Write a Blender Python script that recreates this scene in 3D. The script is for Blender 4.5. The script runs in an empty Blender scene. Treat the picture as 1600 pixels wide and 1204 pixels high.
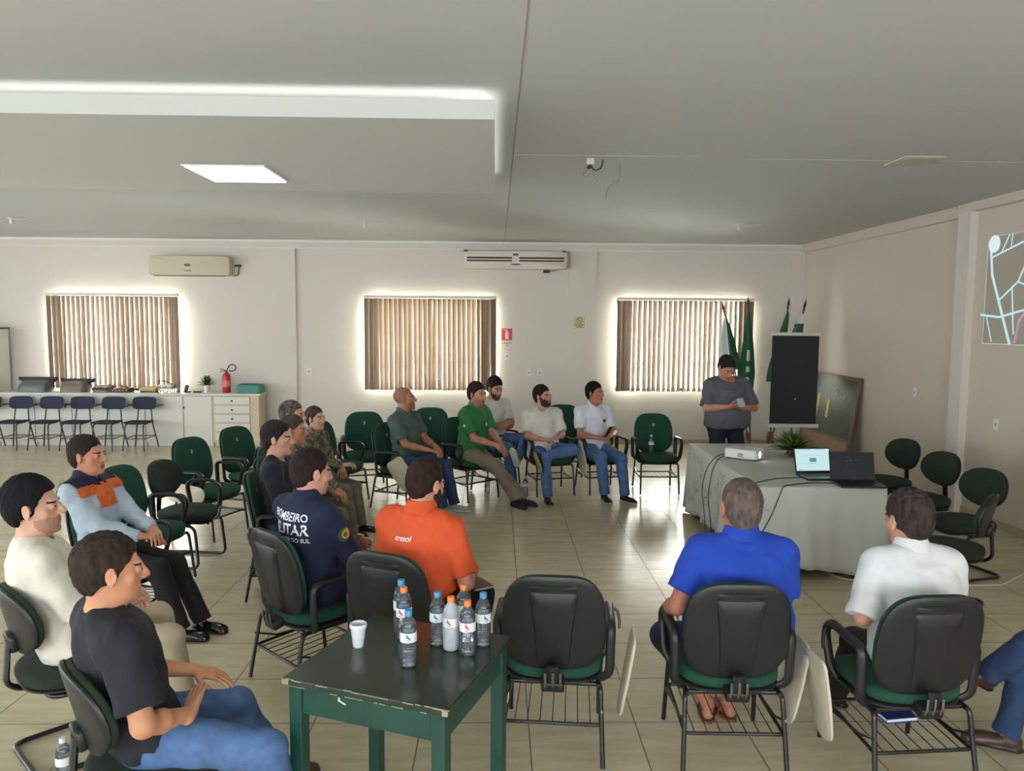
import bpy, bmesh, math, random, time
import numpy as np
from math import sin, cos, pi, radians, atan, sqrt
from mathutils import Matrix, Vector
from mathutils.bvhtree import BVHTree
T0 = time.time()
SC = bpy.context.scene
COL = SC.collection
random.seed(4)
V3 = lambda *a: np.array(a, float)

# ------------------------------------------------------------------ camera
FPX, CAM_H, VX, HY, ROLL = 1183.0, 2.10, 775, 500, 0.45
pit, yw = -atan((602 - HY) / FPX), -atan((800 - VX) / FPX)
fw = V3(sin(-yw) * cos(pit), cos(-yw) * cos(pit), sin(pit))
rt = np.cross(fw, V3(0, 0, 1)); rt /= np.linalg.norm(rt); up = np.cross(rt, fw)
ra = radians(ROLL)
rt, up = rt * cos(ra) + up * sin(ra), -rt * sin(ra) + up * cos(ra)
cd = bpy.data.cameras.new('camera'); cam = bpy.data.objects.new('camera', cd); COL.objects.link(cam)
cd.sensor_width = 36; cd.lens = FPX / 1600 * 36; cd.clip_start = .05; cd.clip_end = 200
M = Matrix([[rt[i], up[i], -fw[i], (0, 0, CAM_H)[i]] for i in range(3)] + [[0, 0, 0, 1]])
cam.matrix_world = M
SC.camera = cam

# ------------------------------------------------------------------ world, sun, daylight, exposure
w = bpy.data.worlds.new('world'); SC.world = w; w.use_nodes = True
w.node_tree.nodes['Background'].inputs[0].default_value = (.86, .93, 1, 1)
w.node_tree.nodes['Background'].inputs[1].default_value = 9
sd = bpy.data.lights.new('sun', 'SUN'); sd.energy = 22; sd.angle = .01; sd.color = (1, .95, .86)
so = bpy.data.objects.new('sun', sd); COL.objects.link(so)
so.rotation_euler = (radians(25), radians(12), 0)          # high sun, tilted over the yard behind the far wall
def area(name, loc, rot, sx, sy, power, color):
    d = bpy.data.lights.new(name, 'AREA'); d.shape = 'RECTANGLE'; d.size = sx; d.size_y = sy
    d.energy = power; d.color = color
    o = bpy.data.objects.new(name, d); COL.objects.link(o); o.location = loc; o.rotation_euler = rot
    return o
WY, RX, LX, RY, CZ = 12.85, 5.2, -10.5, -3.0, 3.40       # far wall, right wall, left wall, rear wall, ceiling
DAY = (.93, .97, 1)
REARW = [(-8.3, 2.6), (-4.3, 2.6), (-.3, 2.6), (3.3, 2.2)]   # windows in the rear wall: centre x, width
LEFTW = [(0.5, 2.4), (4.5, 2.4), (8.5, 2.4)]                 # windows in the left wall: centre y, width
for i, (cx, ww) in enumerate(REARW):
    area('daylight_rear', (cx, RY - .02, 1.75), (radians(90), 0, 0), ww, 1.7, 62, DAY)
for i, (cy, ww) in enumerate(LEFTW):
    area('daylight_side', (LX - .02, cy, 1.75), (0, radians(-90), 0), 1.7, ww, 62, DAY)
for a_, b_ in ((-7.44, -5.28), (-2.2, -.01), (2.03, 4.33)):      # daylight entering the far windows behind the blinds
    area('daylight_far', ((a_ + b_) / 2, WY + .19, 1.685), (radians(-90), 0, 0), b_ - a_ - .06, 1.5, 520, (1, .95, .88))
SC.view_settings.view_transform = 'Standard'; SC.view_settings.look = 'None'
SC.view_settings.exposure = -0.1; SC.view_settings.gamma = 1; SC.view_settings.use_curve_mapping = False

# ------------------------------------------------------------------ materials
def s2l(c): return tuple(((x / 255) / 12.92 if x / 255 <= .04045 else ((x / 255 + .055) / 1.055) ** 2.4) for x in c)
MATS = {}
def mat(name, rgb, rough=.6, metal=0, var=0, vscale=8, bump=0, bscale=60, coat=0, emit=0, trans=0, alpha=1, spec=.5, stretch=None):
    if name in MATS: return MATS[name]
    m = bpy.data.materials.new(name); m.use_nodes = True; nt = m.node_tree; b = nt.nodes['Principled BSDF']
    c = (*s2l(rgb), 1)
    b.inputs['Base Color'].default_value = c; b.inputs['Roughness'].default_value = rough
    b.inputs['Metallic'].default_value = metal; b.inputs['Specular IOR Level'].default_value = spec
    b.inputs['Coat Weight'].default_value = coat
    if trans: b.inputs['Transmission Weight'].default_value = trans
    if emit: b.inputs['Emission Color'].default_value = c; b.inputs['Emission Strength'].default_value = emit
    tc = nt.nodes.new('ShaderNodeTexCoord'); src = tc.outputs['Object']
    if stretch:
        mp = nt.nodes.new('ShaderNodeMapping'); mp.inputs['Scale'].default_value = stretch
        nt.links.new(src, mp.inputs[0]); src = mp.outputs[0]
    if var:
        n = nt.nodes.new('ShaderNodeTexNoise'); n.inputs['Scale'].default_value = vscale; n.inputs['Detail'].default_value = 4
        nt.links.new(src, n.inputs['Vector'])
        r = nt.nodes.new('ShaderNodeValToRGB'); e = r.color_ramp.elements
        e[0].position = .3; e[1].position = .7
        e[0].color = tuple(x * (1 - var) for x in c[:3]) + (1,); e[1].color = tuple(min(1, x * (1 + var)) for x in c[:3]) + (1,)
        nt.links.new(n.outputs['Fac'], r.inputs[0]); nt.links.new(r.outputs[0], b.inputs['Base Color'])
    if bump:
        n = nt.nodes.new('ShaderNodeTexNoise'); n.inputs['Scale'].default_value = bscale; n.inputs['Detail'].default_value = 3
        nt.links.new(src, n.inputs['Vector'])
        bp = nt.nodes.new('ShaderNodeBump'); bp.inputs['Strength'].default_value = bump; bp.inputs['Distance'].default_value = .004
        nt.links.new(n.outputs['Fac'], bp.inputs['Height']); nt.links.new(bp.outputs[0], b.inputs['Normal'])
    MATS[name] = m
    return m
def skinmat(name, rgb):
    m = mat(name, rgb, .55, var=.12, vscale=14, bump=.15, bscale=120)
    return m
def camo():
    if 'camo' in MATS: return MATS['camo']
    m = bpy.data.materials.new('camo'); m.use_nodes = True; nt = m.node_tree; b = nt.nodes['Principled BSDF']
    tc = nt.nodes.new('ShaderNodeTexCoord'); n = nt.nodes.new('ShaderNodeTexNoise'); n.inputs['Scale'].default_value = 17
    n.inputs['Detail'].default_value = 2; nt.links.new(tc.outputs['Object'], n.inputs['Vector'])
    r = nt.nodes.new('ShaderNodeValToRGB'); r.color_ramp.interpolation = 'CONSTANT'; e = r.color_ramp.elements
    e[0].position = 0; e[0].color = (*s2l((70, 72, 58)), 1); e[1].position = .44; e[1].color = (*s2l((104, 103, 84)), 1)
    x = e.new(.54); x.color = (*s2l((137, 128, 104)), 1); x = e.new(.62); x.color = (*s2l((84, 74, 60)), 1)
    nt.links.new(n.outputs['Fac'], r.inputs[0]); nt.links.new(r.outputs[0], b.inputs['Base Color']); b.inputs['Roughness'].default_value = .85
    MATS['camo'] = m; return m
def floormat():
    m = bpy.data.materials.new('floor_tiles'); m.use_nodes = True; nt = m.node_tree; b = nt.nodes['Principled BSDF']; L = nt.links.new
    N = nt.nodes.new
    tc = N('ShaderNodeTexCoord'); sp = N('ShaderNodeSeparateXYZ'); L(tc.outputs['Object'], sp.inputs[0])
    def mth(op, a, v=None):
        n = N('ShaderNodeMath'); n.operation = op
        if hasattr(a, 'links'): L(a, n.inputs[0])
        else: n.inputs[0].default_value = a
        if v is not None:
            if hasattr(v, 'links'): L(v, n.inputs[1])
            else: n.inputs[1].default_value = v
        return n.outputs[0]
    def line(sock, off, size):
        q = mth('DIVIDE', mth('SUBTRACT', sock, off), size); f = mth('FRACT', q)
        d = mth('ABSOLUTE', mth('SUBTRACT', f, .5))
        return mth('GREATER_THAN', d, .5 - .0032 / size), mth('FLOOR', q)
    lx, ix = line(sp.outputs[0], .18 + 10 * .0, .56); ly, iy = line(sp.outputs[1], 3.80, .49)
    g = mth('MAXIMUM', lx, ly)
    # streaky stone print, shifted from tile to tile
    cx = N('ShaderNodeCombineXYZ'); L(mth('ADD', mth('MULTIPLY', sp.outputs[0], 1.3), mth('MULTIPLY', ix, 3.7)), cx.inputs[0])
    L(mth('ADD', mth('MULTIPLY', sp.outputs[1], 1.3), mth('MULTIPLY', iy, 5.3)), cx.inputs[1])
    rot = N('ShaderNodeMapping'); rot.inputs['Rotation'].default_value = (0, 0, .75); rot.inputs['Scale'].default_value = (1, 5.5, 1); L(cx.outputs[0], rot.inputs[0])
    n = N('ShaderNodeTexNoise'); n.inputs['Scale'].default_value = 2.2; n.inputs['Detail'].default_value = 5; n.inputs['Roughness'].default_value = .6; L(rot.outputs[0], n.inputs['Vector'])
    r = N('ShaderNodeValToRGB'); e = r.color_ramp.elements; e[0].position = .3; e[0].color = (*s2l((184, 172, 140)), 1); e[1].position = .7; e[1].color = (*s2l((204, 194, 164)), 1)
    L(n.outputs['Fac'], r.inputs[0])
    mx = N('ShaderNodeMixRGB'); L(g, mx.inputs[0]); L(r.outputs[0], mx.inputs[1]); mx.inputs[2].default_value = (*s2l((96, 90, 74)), 1)
    L(mx.outputs[0], b.inputs['Base Color'])
    b.inputs['Roughness'].default_value = .16; b.inputs['Specular IOR Level'].default_value = .45
    n2 = N('ShaderNodeTexNoise'); n2.inputs['Scale'].default_value = 3; L(tc.outputs['Object'], n2.inputs['Vector'])
    L(mth('ADD', mth('MULTIPLY', n2.outputs['Fac'], .12), mth('ADD', mth('MULTIPLY', g, .4), .15)), b.inputs['Roughness'])
    bp = N('ShaderNodeBump'); bp.inputs['Strength'].default_value = .3; bp.inputs['Distance'].default_value = .002
    L(mth('SUBTRACT', 1, g), bp.inputs['Height']); L(bp.outputs[0], b.inputs['Normal'])
    return m
def blindmat():
    m = bpy.data.materials.new('blind_fabric'); m.use_nodes = True; nt = m.node_tree; L = nt.links.new
    out = nt.nodes['Material Output']; nt.nodes.remove(nt.nodes['Principled BSDF'])
    d = nt.nodes.new('ShaderNodeBsdfDiffuse'); t = nt.nodes.new('ShaderNodeBsdfTranslucent'); mx = nt.nodes.new('ShaderNodeMixShader')
    d.inputs[0].default_value = (*s2l((134, 116, 102)), 1); t.inputs[0].default_value = (*s2l((180, 166, 150)), 1)
    mx.inputs[0].default_value = .08; L(d.outputs[0], mx.inputs[1]); L(t.outputs[0], mx.inputs[2]); L(mx.outputs[0], out.inputs[0])
    return m
def emis(name, rgb, st):
    if name in MATS: return MATS[name]
    m = bpy.data.materials.new(name); m.use_nodes = True; nt = m.node_tree
    e = nt.nodes.new('ShaderNodeEmission'); e.inputs[0].default_value = (*s2l(rgb), 1); e.inputs[1].default_value = st
    nt.links.new(e.outputs[0], nt.nodes['Material Output'].inputs[0]); MATS[name] = m; return m
def glassmat(name, rgb, rough=.02, mixd=.0):
    if name in MATS: return MATS[name]
    m = bpy.data.materials.new(name); m.use_nodes = True; nt = m.node_tree; L = nt.links.new
    out = nt.nodes['Material Output']; nt.nodes.remove(nt.nodes['Principled BSDF'])
    t = nt.nodes.new('ShaderNodeBsdfTransparent'); t.inputs[0].default_value = (*s2l(rgb), 1)
    g = nt.nodes.new('ShaderNodeBsdfGlossy'); g.inputs['Roughness'].default_value = rough
    f = nt.nodes.new('ShaderNodeFresnel'); f.inputs[0].default_value = 1.5
    mx = nt.nodes.new('ShaderNodeMixShader'); L(f.outputs[0], mx.inputs[0]); L(t.outputs[0], mx.inputs[1]); L(g.outputs[0], mx.inputs[2])
    last = mx
    if mixd:
        d = nt.nodes.new('ShaderNodeBsdfDiffuse'); d.inputs[0].default_value = (.75, .8, .85, 1)
        m2 = nt.nodes.new('ShaderNodeMixShader'); m2.inputs[0].default_value = mixd; L(mx.outputs[0], m2.inputs[1]); L(d.outputs[0], m2.inputs[2]); last = m2
    L(last.outputs[0], out.inputs[0]); MATS[name] = m; return m

WALL = mat('wall_paint', (214, 207, 198), .85, bump=.1, bscale=30)
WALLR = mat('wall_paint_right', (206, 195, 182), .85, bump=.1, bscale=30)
CEIL = mat('ceiling_paint', (188, 192, 190), .9)
WHITE = mat('white_paint', (226, 226, 220), .5)
CAB = mat('cabinet_white', (216, 214, 204), .45)
CREAM = mat('cream_side', (205, 190, 160), .5)
BLACKP = mat('black_plastic', (30, 31, 33), .38, bump=.25, bscale=300, spec=.5)
BLACKM = mat('black_tube', (22, 22, 23), .28, spec=.6)
GREENF = mat('green_fabric', (22, 70, 50), .92, var=.15, vscale=30, bump=.4, bscale=400)
GREEND = mat('dark_green_fabric', (30, 44, 30), .92, var=.15, vscale=30, bump=.4, bscale=400)
TABLET = mat('tablet_cream', (206, 198, 176), .4)
EMB = mat('emblem_red', (176, 120, 108), .8); EMBW = mat('emblem_white', (220, 220, 210), .8)
CHROME = mat('chrome', (170, 172, 175), .25, metal=1)
DARK = mat('dark_grey', (40, 40, 42), .5)
GREENP = mat('green_paint', (26, 66, 56), .38, var=.2, vscale=9, bump=.1, bscale=30)
GREENTOP = mat('green_paint_top', (46, 56, 46), .22, var=.25, vscale=5)
CHIP = mat('worn_wood', (150, 146, 122), .7)

# ------------------------------------------------------------------ mesh helpers
def tag(o, label=None, cat=None, group=None, kind=None):
    if label: o['label'] = label
    if cat: o['category'] = cat
    if group: o['group'] = group
    if kind: o['kind'] = kind
    return o
def empty(name, loc=(0, 0, 0), rz=0, label=None, cat=None, group=None):
    o = bpy.data.objects.new(name, None); COL.objects.link(o); o.location = loc; o.rotation_euler = (0, 0, rz); o.empty_display_size = .1
    return tag(o, label, cat, group)
def rz3(a): return np.array([[cos(a), -sin(a), 0], [sin(a), cos(a), 0], [0, 0, 1]])
def rx3(a): return np.array([[1, 0, 0], [0, cos(a), -sin(a)], [0, sin(a), cos(a)]])
def ry3(a): return np.array([[cos(a), 0, sin(a)], [0, 1, 0], [-sin(a), 0, cos(a)]])
def unit(v): v = np.asarray(v, float); return v / (np.linalg.norm(v) + 1e-12)
def fillet(pts, r, n=5, closed=False):
    P = [V3(*p) for p in pts]; out = []; N = len(P)
    for i in range(N):
        if not closed and i in (0, N - 1): out.append(P[i]); continue
        a, b, c = P[i - 1], P[i], P[(i + 1) % N]
        la, lc = np.linalg.norm(a - b), np.linalg.norm(c - b); q = min(r, la * .48, lc * .48)
        p0, p2 = b + (a - b) / la * q, b + (c - b) / lc * q
        for k in range(n + 1):
            t = k / n; out.append((1 - t) ** 2 * p0 + 2 * t * (1 - t) * b + t * t * p2)
    return out
class MB:
    def __init__(s): s.v = []; s.f = []; s.m = []
    def add(s, vs, fs, mi=0):
        o = len(s.v); s.v += [tuple(map(float, p)) for p in vs]; s.f += [[i + o for i in f] for f in fs]; s.m += [mi] * len(fs); return s
    def box(s, c, d, R=None, bev=0, mi=0):
        bm = bmesh.new(); bmesh.ops.create_cube(bm, size=1)
        for v in bm.verts: v.co = (v.co.x * d[0], v.co.y * d[1], v.co.z * d[2])
        if bev: bmesh.ops.bevel(bm, geom=list(bm.edges), offset=min(bev, min(d) * .45), segments=2, affect='EDGES', profile=.5)
        bm.verts.index_update()
        vs = np.array([v.co[:] for v in bm.verts]); fs = [[v.index for v in f.verts] for f in bm.faces]; bm.free()
        if R is not None: vs = vs @ np.asarray(R).T
        return s.add(vs + V3(*c), fs, mi)
    def bb(s, x0, x1, y0, y1, z0, z1, bev=0, mi=0): return s.box(((x0 + x1) / 2, (y0 + y1) / 2, (z0 + z1) / 2), (x1 - x0, y1 - y0, z1 - z0), None, bev, mi)
    def tube(s, pts, r, n=10, closed=False, flat=1.0, fl=0, upv=(0, 0, 1), mi=0):
        P = [V3(*p) for p in (fillet(pts, fl, closed=closed) if fl else pts)]
        Q = [P[0]]
        for p in P[1:]:
            if np.linalg.norm(p - Q[-1]) > 1e-6: Q.append(p)
        if closed and np.linalg.norm(Q[0] - Q[-1]) < 1e-6: Q.pop()
        P = Q; N = len(P); rs = r if hasattr(r, '__len__') else [r] * N
        if len(rs) != N: rs = list(np.interp(np.linspace(0, 1, N), np.linspace(0, 1, len(rs)), rs))
        Tn = []
        for i in range(N):
            a = P[(i - 1) % N] if (closed or i > 0) else P[i]; b = P[(i + 1) % N] if (closed or i < N - 1) else P[i]
            Tn.append(unit(b - a))
        u = V3(*upv); u = u - Tn[0] * (u @ Tn[0])
        if np.linalg.norm(u) < 1e-3: u = V3(1, 0, 0) - Tn[0] * Tn[0][0]
        if np.linalg.norm(u) < 1e-3: u = V3(0, 1, 0) - Tn[0] * Tn[0][1]
        u = unit(u); vs = []
        for i in range(N):
            u = unit(u - Tn[i] * (u @ Tn[i])); w_ = np.cross(Tn[i], u)
            for k in range(n):
                a = 2 * pi * k / n; vs.append(P[i] + rs[i] * (cos(a) * u * flat + sin(a) * w_))
        fs = []
        for i in range(N if closed else N - 1):
            j = (i + 1) % N
            for k in range(n): l = (k + 1) % n; fs.append([i * n + k, i * n + l, j * n + l, j * n + k])
        if not closed: fs.append([k for k in range(n)][::-1]); fs.append([(N - 1) * n + k for k in range(n)])
        return s.add(vs, fs, mi)
    def lathe(s, prof, n=20, c=(0, 0, 0), R=None, mi=0, cap=True):
        cap = cap and prof[0] != prof[-1]
        vs = []; fs = []
        for (r, z) in prof:
            for k in range(n): a = 2 * pi * k / n; vs.append((r * cos(a), r * sin(a), z))
        for i in range(len(prof) - 1):
            for k in range(n): l = (k + 1) % n; fs.append([i * n + k, i * n + l, (i + 1) * n + l, (i + 1) * n + k])
        if cap and prof[0][0] > 1e-6: fs.append(list(range(n))[::-1])
        if cap and prof[-1][0] > 1e-6: fs.append([(len(prof) - 1) * n + k for k in range(n)])
        vs = np.array(vs)
        if R is not None: vs = vs @ np.asarray(R).T
        return s.add(vs + V3(*c), fs, mi)
    def ball(s, c, r, n=12, mi=0, R=None):
        r = r if hasattr(r, '__len__') else (r, r, r); vs = []; fs = []; m = n // 2 + 1
        for i in range(m + 1):
            t = pi * i / m
            for k in range(n): a = 2 * pi * k / n; vs.append((r[0] * sin(t) * cos(a), r[1] * sin(t) * sin(a), r[2] * cos(t)))
        for i in range(m):
            for k in range(n): l = (k + 1) % n; fs.append([i * n + k, (i + 1) * n + k, (i + 1) * n + l, i * n + l])
        vs = np.array(vs)
        if R is not None: vs = vs @ np.asarray(R).T
        return s.add(vs + V3(*c), fs, mi)
    def pad(s, outline, rings, fn, mi=0):
        """closed cushion: rings = [(scale, h)...] from the centre of one face over the edge to the centre of the other"""
        n = len(outline); vs = []; fs = []
        for (sc, h) in rings:
            for (x, y) in outline: vs.append(fn(x * sc, y * sc, h))
        for i in range(len(rings) - 1):
            for k in range(n): l = (k + 1) % n; fs.append([i * n + k, i * n + l, (i + 1) * n + l, (i + 1) * n + k])
        return s.add(vs, fs, mi)
    def tri(s, a, b, c, mi=0): return s.add([a, b, c], [[0, 1, 2]], mi)
    def build(s, name, mats, parent=None, smooth=False, loc=None, rz=None, auto=True):
        assert max(max(f) for f in s.f) < len(s.v), name
        me = bpy.data.meshes.new(name); me.from_pydata(s.v, [], s.f)
        for m in (mats if isinstance(mats, (list, tuple)) else [mats]): me.materials.append(m)
        if any(s.m): me.polygons.foreach_set('material_index', s.m)
        bm = bmesh.new(); bm.from_mesh(me); bmesh.ops.remove_doubles(bm, verts=bm.verts, dist=1e-5)
        bmesh.ops.recalc_face_normals(bm, faces=bm.faces); bm.to_mesh(me); bm.free()
        if smooth:
            me.polygons.foreach_set('use_smooth', [True] * len(me.polygons))
            if auto:
                try: me.set_sharp_from_angle(angle=radians(45))
                except Exception: pass
        o = bpy.data.objects.new(name, me); COL.objects.link(o)
        if parent: o.parent = parent
        if loc is not None: o.location = loc
        if rz is not None: o.rotation_euler = (0, 0, rz)
        return o
def struct(o, parent=None):
    if o.parent is None: o['kind'] = 'structure'
    return o
def copy_tree(o, parent=None):
    c = o.copy(); COL.objects.link(c); c.parent = parent
    for k in ('label', 'group'):
        if parent is None and k in c: del c[k]
    for ch in list(o.children): copy_tree(ch, c)
    return c
def sup(W, Hh, n=3.2, N=40, taper=None):
    out = []
    for i in range(N):
        a = 2 * pi * i / N; c, s_ = cos(a), sin(a)
        x = W * math.copysign(abs(c) ** (2 / n), c); y = Hh * math.copysign(abs(s_) ** (2 / n), s_)
        if taper: x *= taper(y / Hh)
        out.append((x, y))
    return out
def rings(t, inner=True, e=.0):
    r = [(0, -t), (.35, -t), (.7, -t), (.9, -t), (.965, -t * .85), (1, -t * .4), (1, t * .3), (.97, t * .75), (.9, t), (.7, t * (1 + e)), (.35, t * (1 + 1.3 * e)), (0, t * (1 + 1.4 * e))]
    return r
def text_mesh(txt, size, name='text', bold=False):
    cu = bpy.data.curves.new(name, 'FONT'); cu.body = txt; cu.size = size; cu.align_x = 'CENTER'; cu.align_y = 'CENTER'
    if bold: cu.offset = size * .018
    o = bpy.data.objects.new(name, cu); COL.objects.link(o)
    dg = bpy.context.evaluated_depsgraph_get(); me = bpy.data.meshes.new_from_object(o.evaluated_get(dg))
    vs = [tuple(v.co) for v in me.vertices]; fs = [list(p.vertices) for p in me.polygons]
    bpy.data.objects.remove(o); bpy.data.curves.remove(cu); bpy.data.meshes.remove(me)
    return vs, fs
# ------------------------------------------------------------------ the room
BLX = [(-7.44, -5.28), (-2.2, -.01), (2.03, 4.33)]      # the three blinds on the far wall: x0, x1
BZ0, BZ1 = .91, 2.46
FLOORM = floormat()
fl = MB().bb(LX - .3, RX + .3, RY - .3, WY + .3, -.12, 0).build('floor', FLOORM); struct(fl)
ce = MB().bb(LX - .3, RX + .3, RY - .3, WY + 1.0, CZ, CZ + .3).build('ceiling', CEIL); struct(ce)
IN = .0
wb = MB(); xs = [LX - .3]
for a, b in BLX: xs += [a + IN, b - IN]
xs.append(RX + .3)
for i in range(0, len(xs), 2): wb.bb(xs[i], xs[i + 1], WY, WY + .2, 0, CZ)
for a, b in BLX: wb.bb(a + IN, b - IN, WY, WY + .2, 0, BZ0 + IN); wb.bb(a + IN, b - IN, WY, WY + .2, BZ1 - IN, CZ)
struct(wb.build('wall_back', WALL))
wr = MB().bb(RX, RX + .2, RY, WY + .2, 0, CZ).build('wall_right', WALLR); struct(wr)
m = MB(); e = [LX - .3]
for cx, ww in REARW: e += [cx - ww / 2, cx + ww / 2]
e.append(RX + .3)
for i in range(0, len(e), 2): m.bb(e[i], e[i + 1], RY - .2, RY, 0, CZ)
for cx, ww in REARW: m.bb(cx - ww / 2, cx + ww / 2, RY - .2, RY, 0, .9); m.bb(cx - ww / 2, cx + ww / 2, RY - .2, RY, 2.6, CZ)
struct(m.build('wall_front', WALL))
m = MB(); e = [RY - .2]
for cy, ww in LEFTW: e += [cy - ww / 2, cy + ww / 2]
e.append(WY + .2)
for i in range(0, len(e), 2): m.bb(LX - .2, LX, e[i], e[i + 1], 0, CZ)
for cy, ww in LEFTW: m.bb(LX - .2, LX, cy - ww / 2, cy + ww / 2, 0, .9); m.bb(LX - .2, LX, cy - ww / 2, cy + ww / 2, 2.6, CZ)
struct(m.build('wall_left', WALL))
GLASS = glassmat('window_glass', (245, 250, 250))
# the yard behind the far wall: paving, a white boundary wall in the sun, a neighbouring house wall
struct(MB().bb(-16, 14, WY + .2, 26, -.2, -.02).build('ground_yard', mat('paving', (205, 200, 188), .8, var=.1)))
struct(MB().bb(-16, 14, 17, 17.15, -.1, 1.42).build('wall_yard', mat('yard_wall', (238, 234, 224), .8)))
struct(MB().bb(-18, 16, 21, 21.2, -.1, 7).build('wall_neighbour', mat('neighbour_wall', (196, 178, 166), .9)))
# windows: frame, mullions, panes
FRAME = mat('window_frame', (150, 150, 148), .4, metal=.3)
for i, (a, b) in enumerate(BLX):
    x0, x1, z0, z1 = a + IN, b - IN, BZ0 + IN, BZ1 - IN
    f = MB(); t = .04
    f.bb(x0, x1, WY + .1, WY + .15, z0, z0 + t); f.bb(x0, x1, WY + .1, WY + .15, z1 - t, z1)
    for k in range(5):
        x = x0 + (x1 - x0 - t) * k / 4; f.bb(x, x + t, WY + .1, WY + .15, z0, z1)
    f.bb(x0, x1, WY + .105, WY + .145, z0 + .45, z0 + .48)
    o = struct(f.build('window_%d' % (i + 1), FRAME))
    MB().bb(x0 + .01, x1 - .01, WY + .122, WY + .128, z0 + .01, z1 - .01).build('pane', GLASS, o)
# pilasters and beam on the far wall, and on the right wall
def trim(n, mb, mt=WALL): struct(mb.build('trim_%d' % n, mt))
trim(1, MB().bb(LX, RX, WY - .05, WY, 3.27, CZ))
for k, (a, b) in enumerate([(-3.71, -3.36), (1.22, 1.68), (4.98, RX)]): trim(2 + k, MB().bb(a, b, WY - .05, WY, 0, 3.27))
trim(5, MB().bb(RX - .05, RX, 8.4, WY - .05, 3.27, CZ), WALLR)
trim(6, MB().bb(RX - .085, RX, 8.2, 8.42, 0, 3.31), WALL)
trim(7, MB().bb(RX - .085, RX, RY, 8.42, 3.31, CZ), WALLR)
trim(8, MB().bb(-9.2, RX, WY - .065, WY - .05, CZ - .035, CZ), WHITE)     # cornice
trim(9, MB().bb(RX - .065, RX - .05, 8.5, WY, CZ - .03, CZ), WALLR)
trim(10, MB().bb(RX - .10, RX - .085, RY, 8.42, CZ - .03, CZ), WALLR)
trim(11, MB().bb(LX, RX, WY - .066, WY - .05, 3.262, 3.276), WHITE)
BASEB = mat('baseboard_tile', (176, 166, 140), .3)
struct(MB().bb(LX, RX, WY - .066, WY - .05, 0, .085).build('baseboard_back', BASEB))
struct(MB().bb(RX - .016, RX, RY, WY, 0, .085).build('baseboard_right', BASEB))
# seams of the plasterboard ceiling
trim(12, MB().bb(.12, .128, RY, WY - .1, CZ - .0015, CZ), mat('seam', (150, 150, 144), .9))
trim(13, MB().bb(.13, 1.6, 6.10, 6.106, CZ - .0015, CZ).bb(2.0, 4.6, 6.15, 6.156, CZ - .0015, CZ), mat('seam_light', (216, 216, 210), .9))
# hanging ceiling panel with the light cove on top
PX0, PX1, PY0, PY1 = -8.2, -.02, 4.42, 6.94
p = MB().bb(PX0, PX1, PY0, PY1, 3.235, 3.25)
for a, b, c, d in ((PX0, PX1, PY0, PY0 + .02), (PX0, PX1, PY1 - .02, PY1), (PX0, PX0 + .02, PY0 + .02, PY1 - .02), (PX1 - .02, PX1, PY0 + .02, PY1 - .02)):
    p.bb(a, b, c, d, 3.25, 3.345)
for x in (-7, -5, -3, -1): p.bb(x, x + .03, PY0 + .6, PY1 - .6, 3.25, CZ)
cp = p.build('ceiling_panel', mat('panel_paint', (196, 199, 196), .8)); tag(cp, 'long dropped ceiling panel with light glowing from its cove edge', 'ceiling panel')
LED = emis('led_strip', (255, 252, 244), 9)
for pts in (((PX0 + .1, PY0 + .07), (PX1 - .08, PY0 + .07)), ((PX1 - .07, PY0 + .1), (PX1 - .07, PY1 - .1))):
    (xa, ya), (xb, yb) = pts
    MB().bb(min(xa, xb) - .012, max(xa, xb) + .012, min(ya, yb) - .012, max(ya, yb) + .012, 3.30, 3.315).build('light_strip', LED, cp)
def led_panel(x, y, z, label, st=14):
    t = empty('led_panel_light', (x, y, z), 0, label, 'ceiling light', 'square ceiling lights')
    MB().bb(-.31, .31, -.33, .33, -.012, 0, .003).build('frame', WHITE, t)
    MB().bb(-.29, .29, -.31, .31, -.016, -.0125).build('diffuser', emis('diffuser', (255, 255, 255), st), t)
led_panel(-2.04, 6.115, 3.235, 'lit square white light panel set in the hanging ceiling panel')
t = empty('ceiling_hatch', (3.34, 6.13, CZ), 0, 'unlit flat square plate in the ceiling near the right wall', 'ceiling plate')
MB().bb(-.16, .16, -.17, .17, -.012, 0, .003).build('plate', mat('hatch', (186, 184, 172), .6), t)
MB().bb(-.13, .13, -.14, .14, -.015, -.0125).build('cover', mat('hatch2', (180, 178, 164), .4), t)
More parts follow.
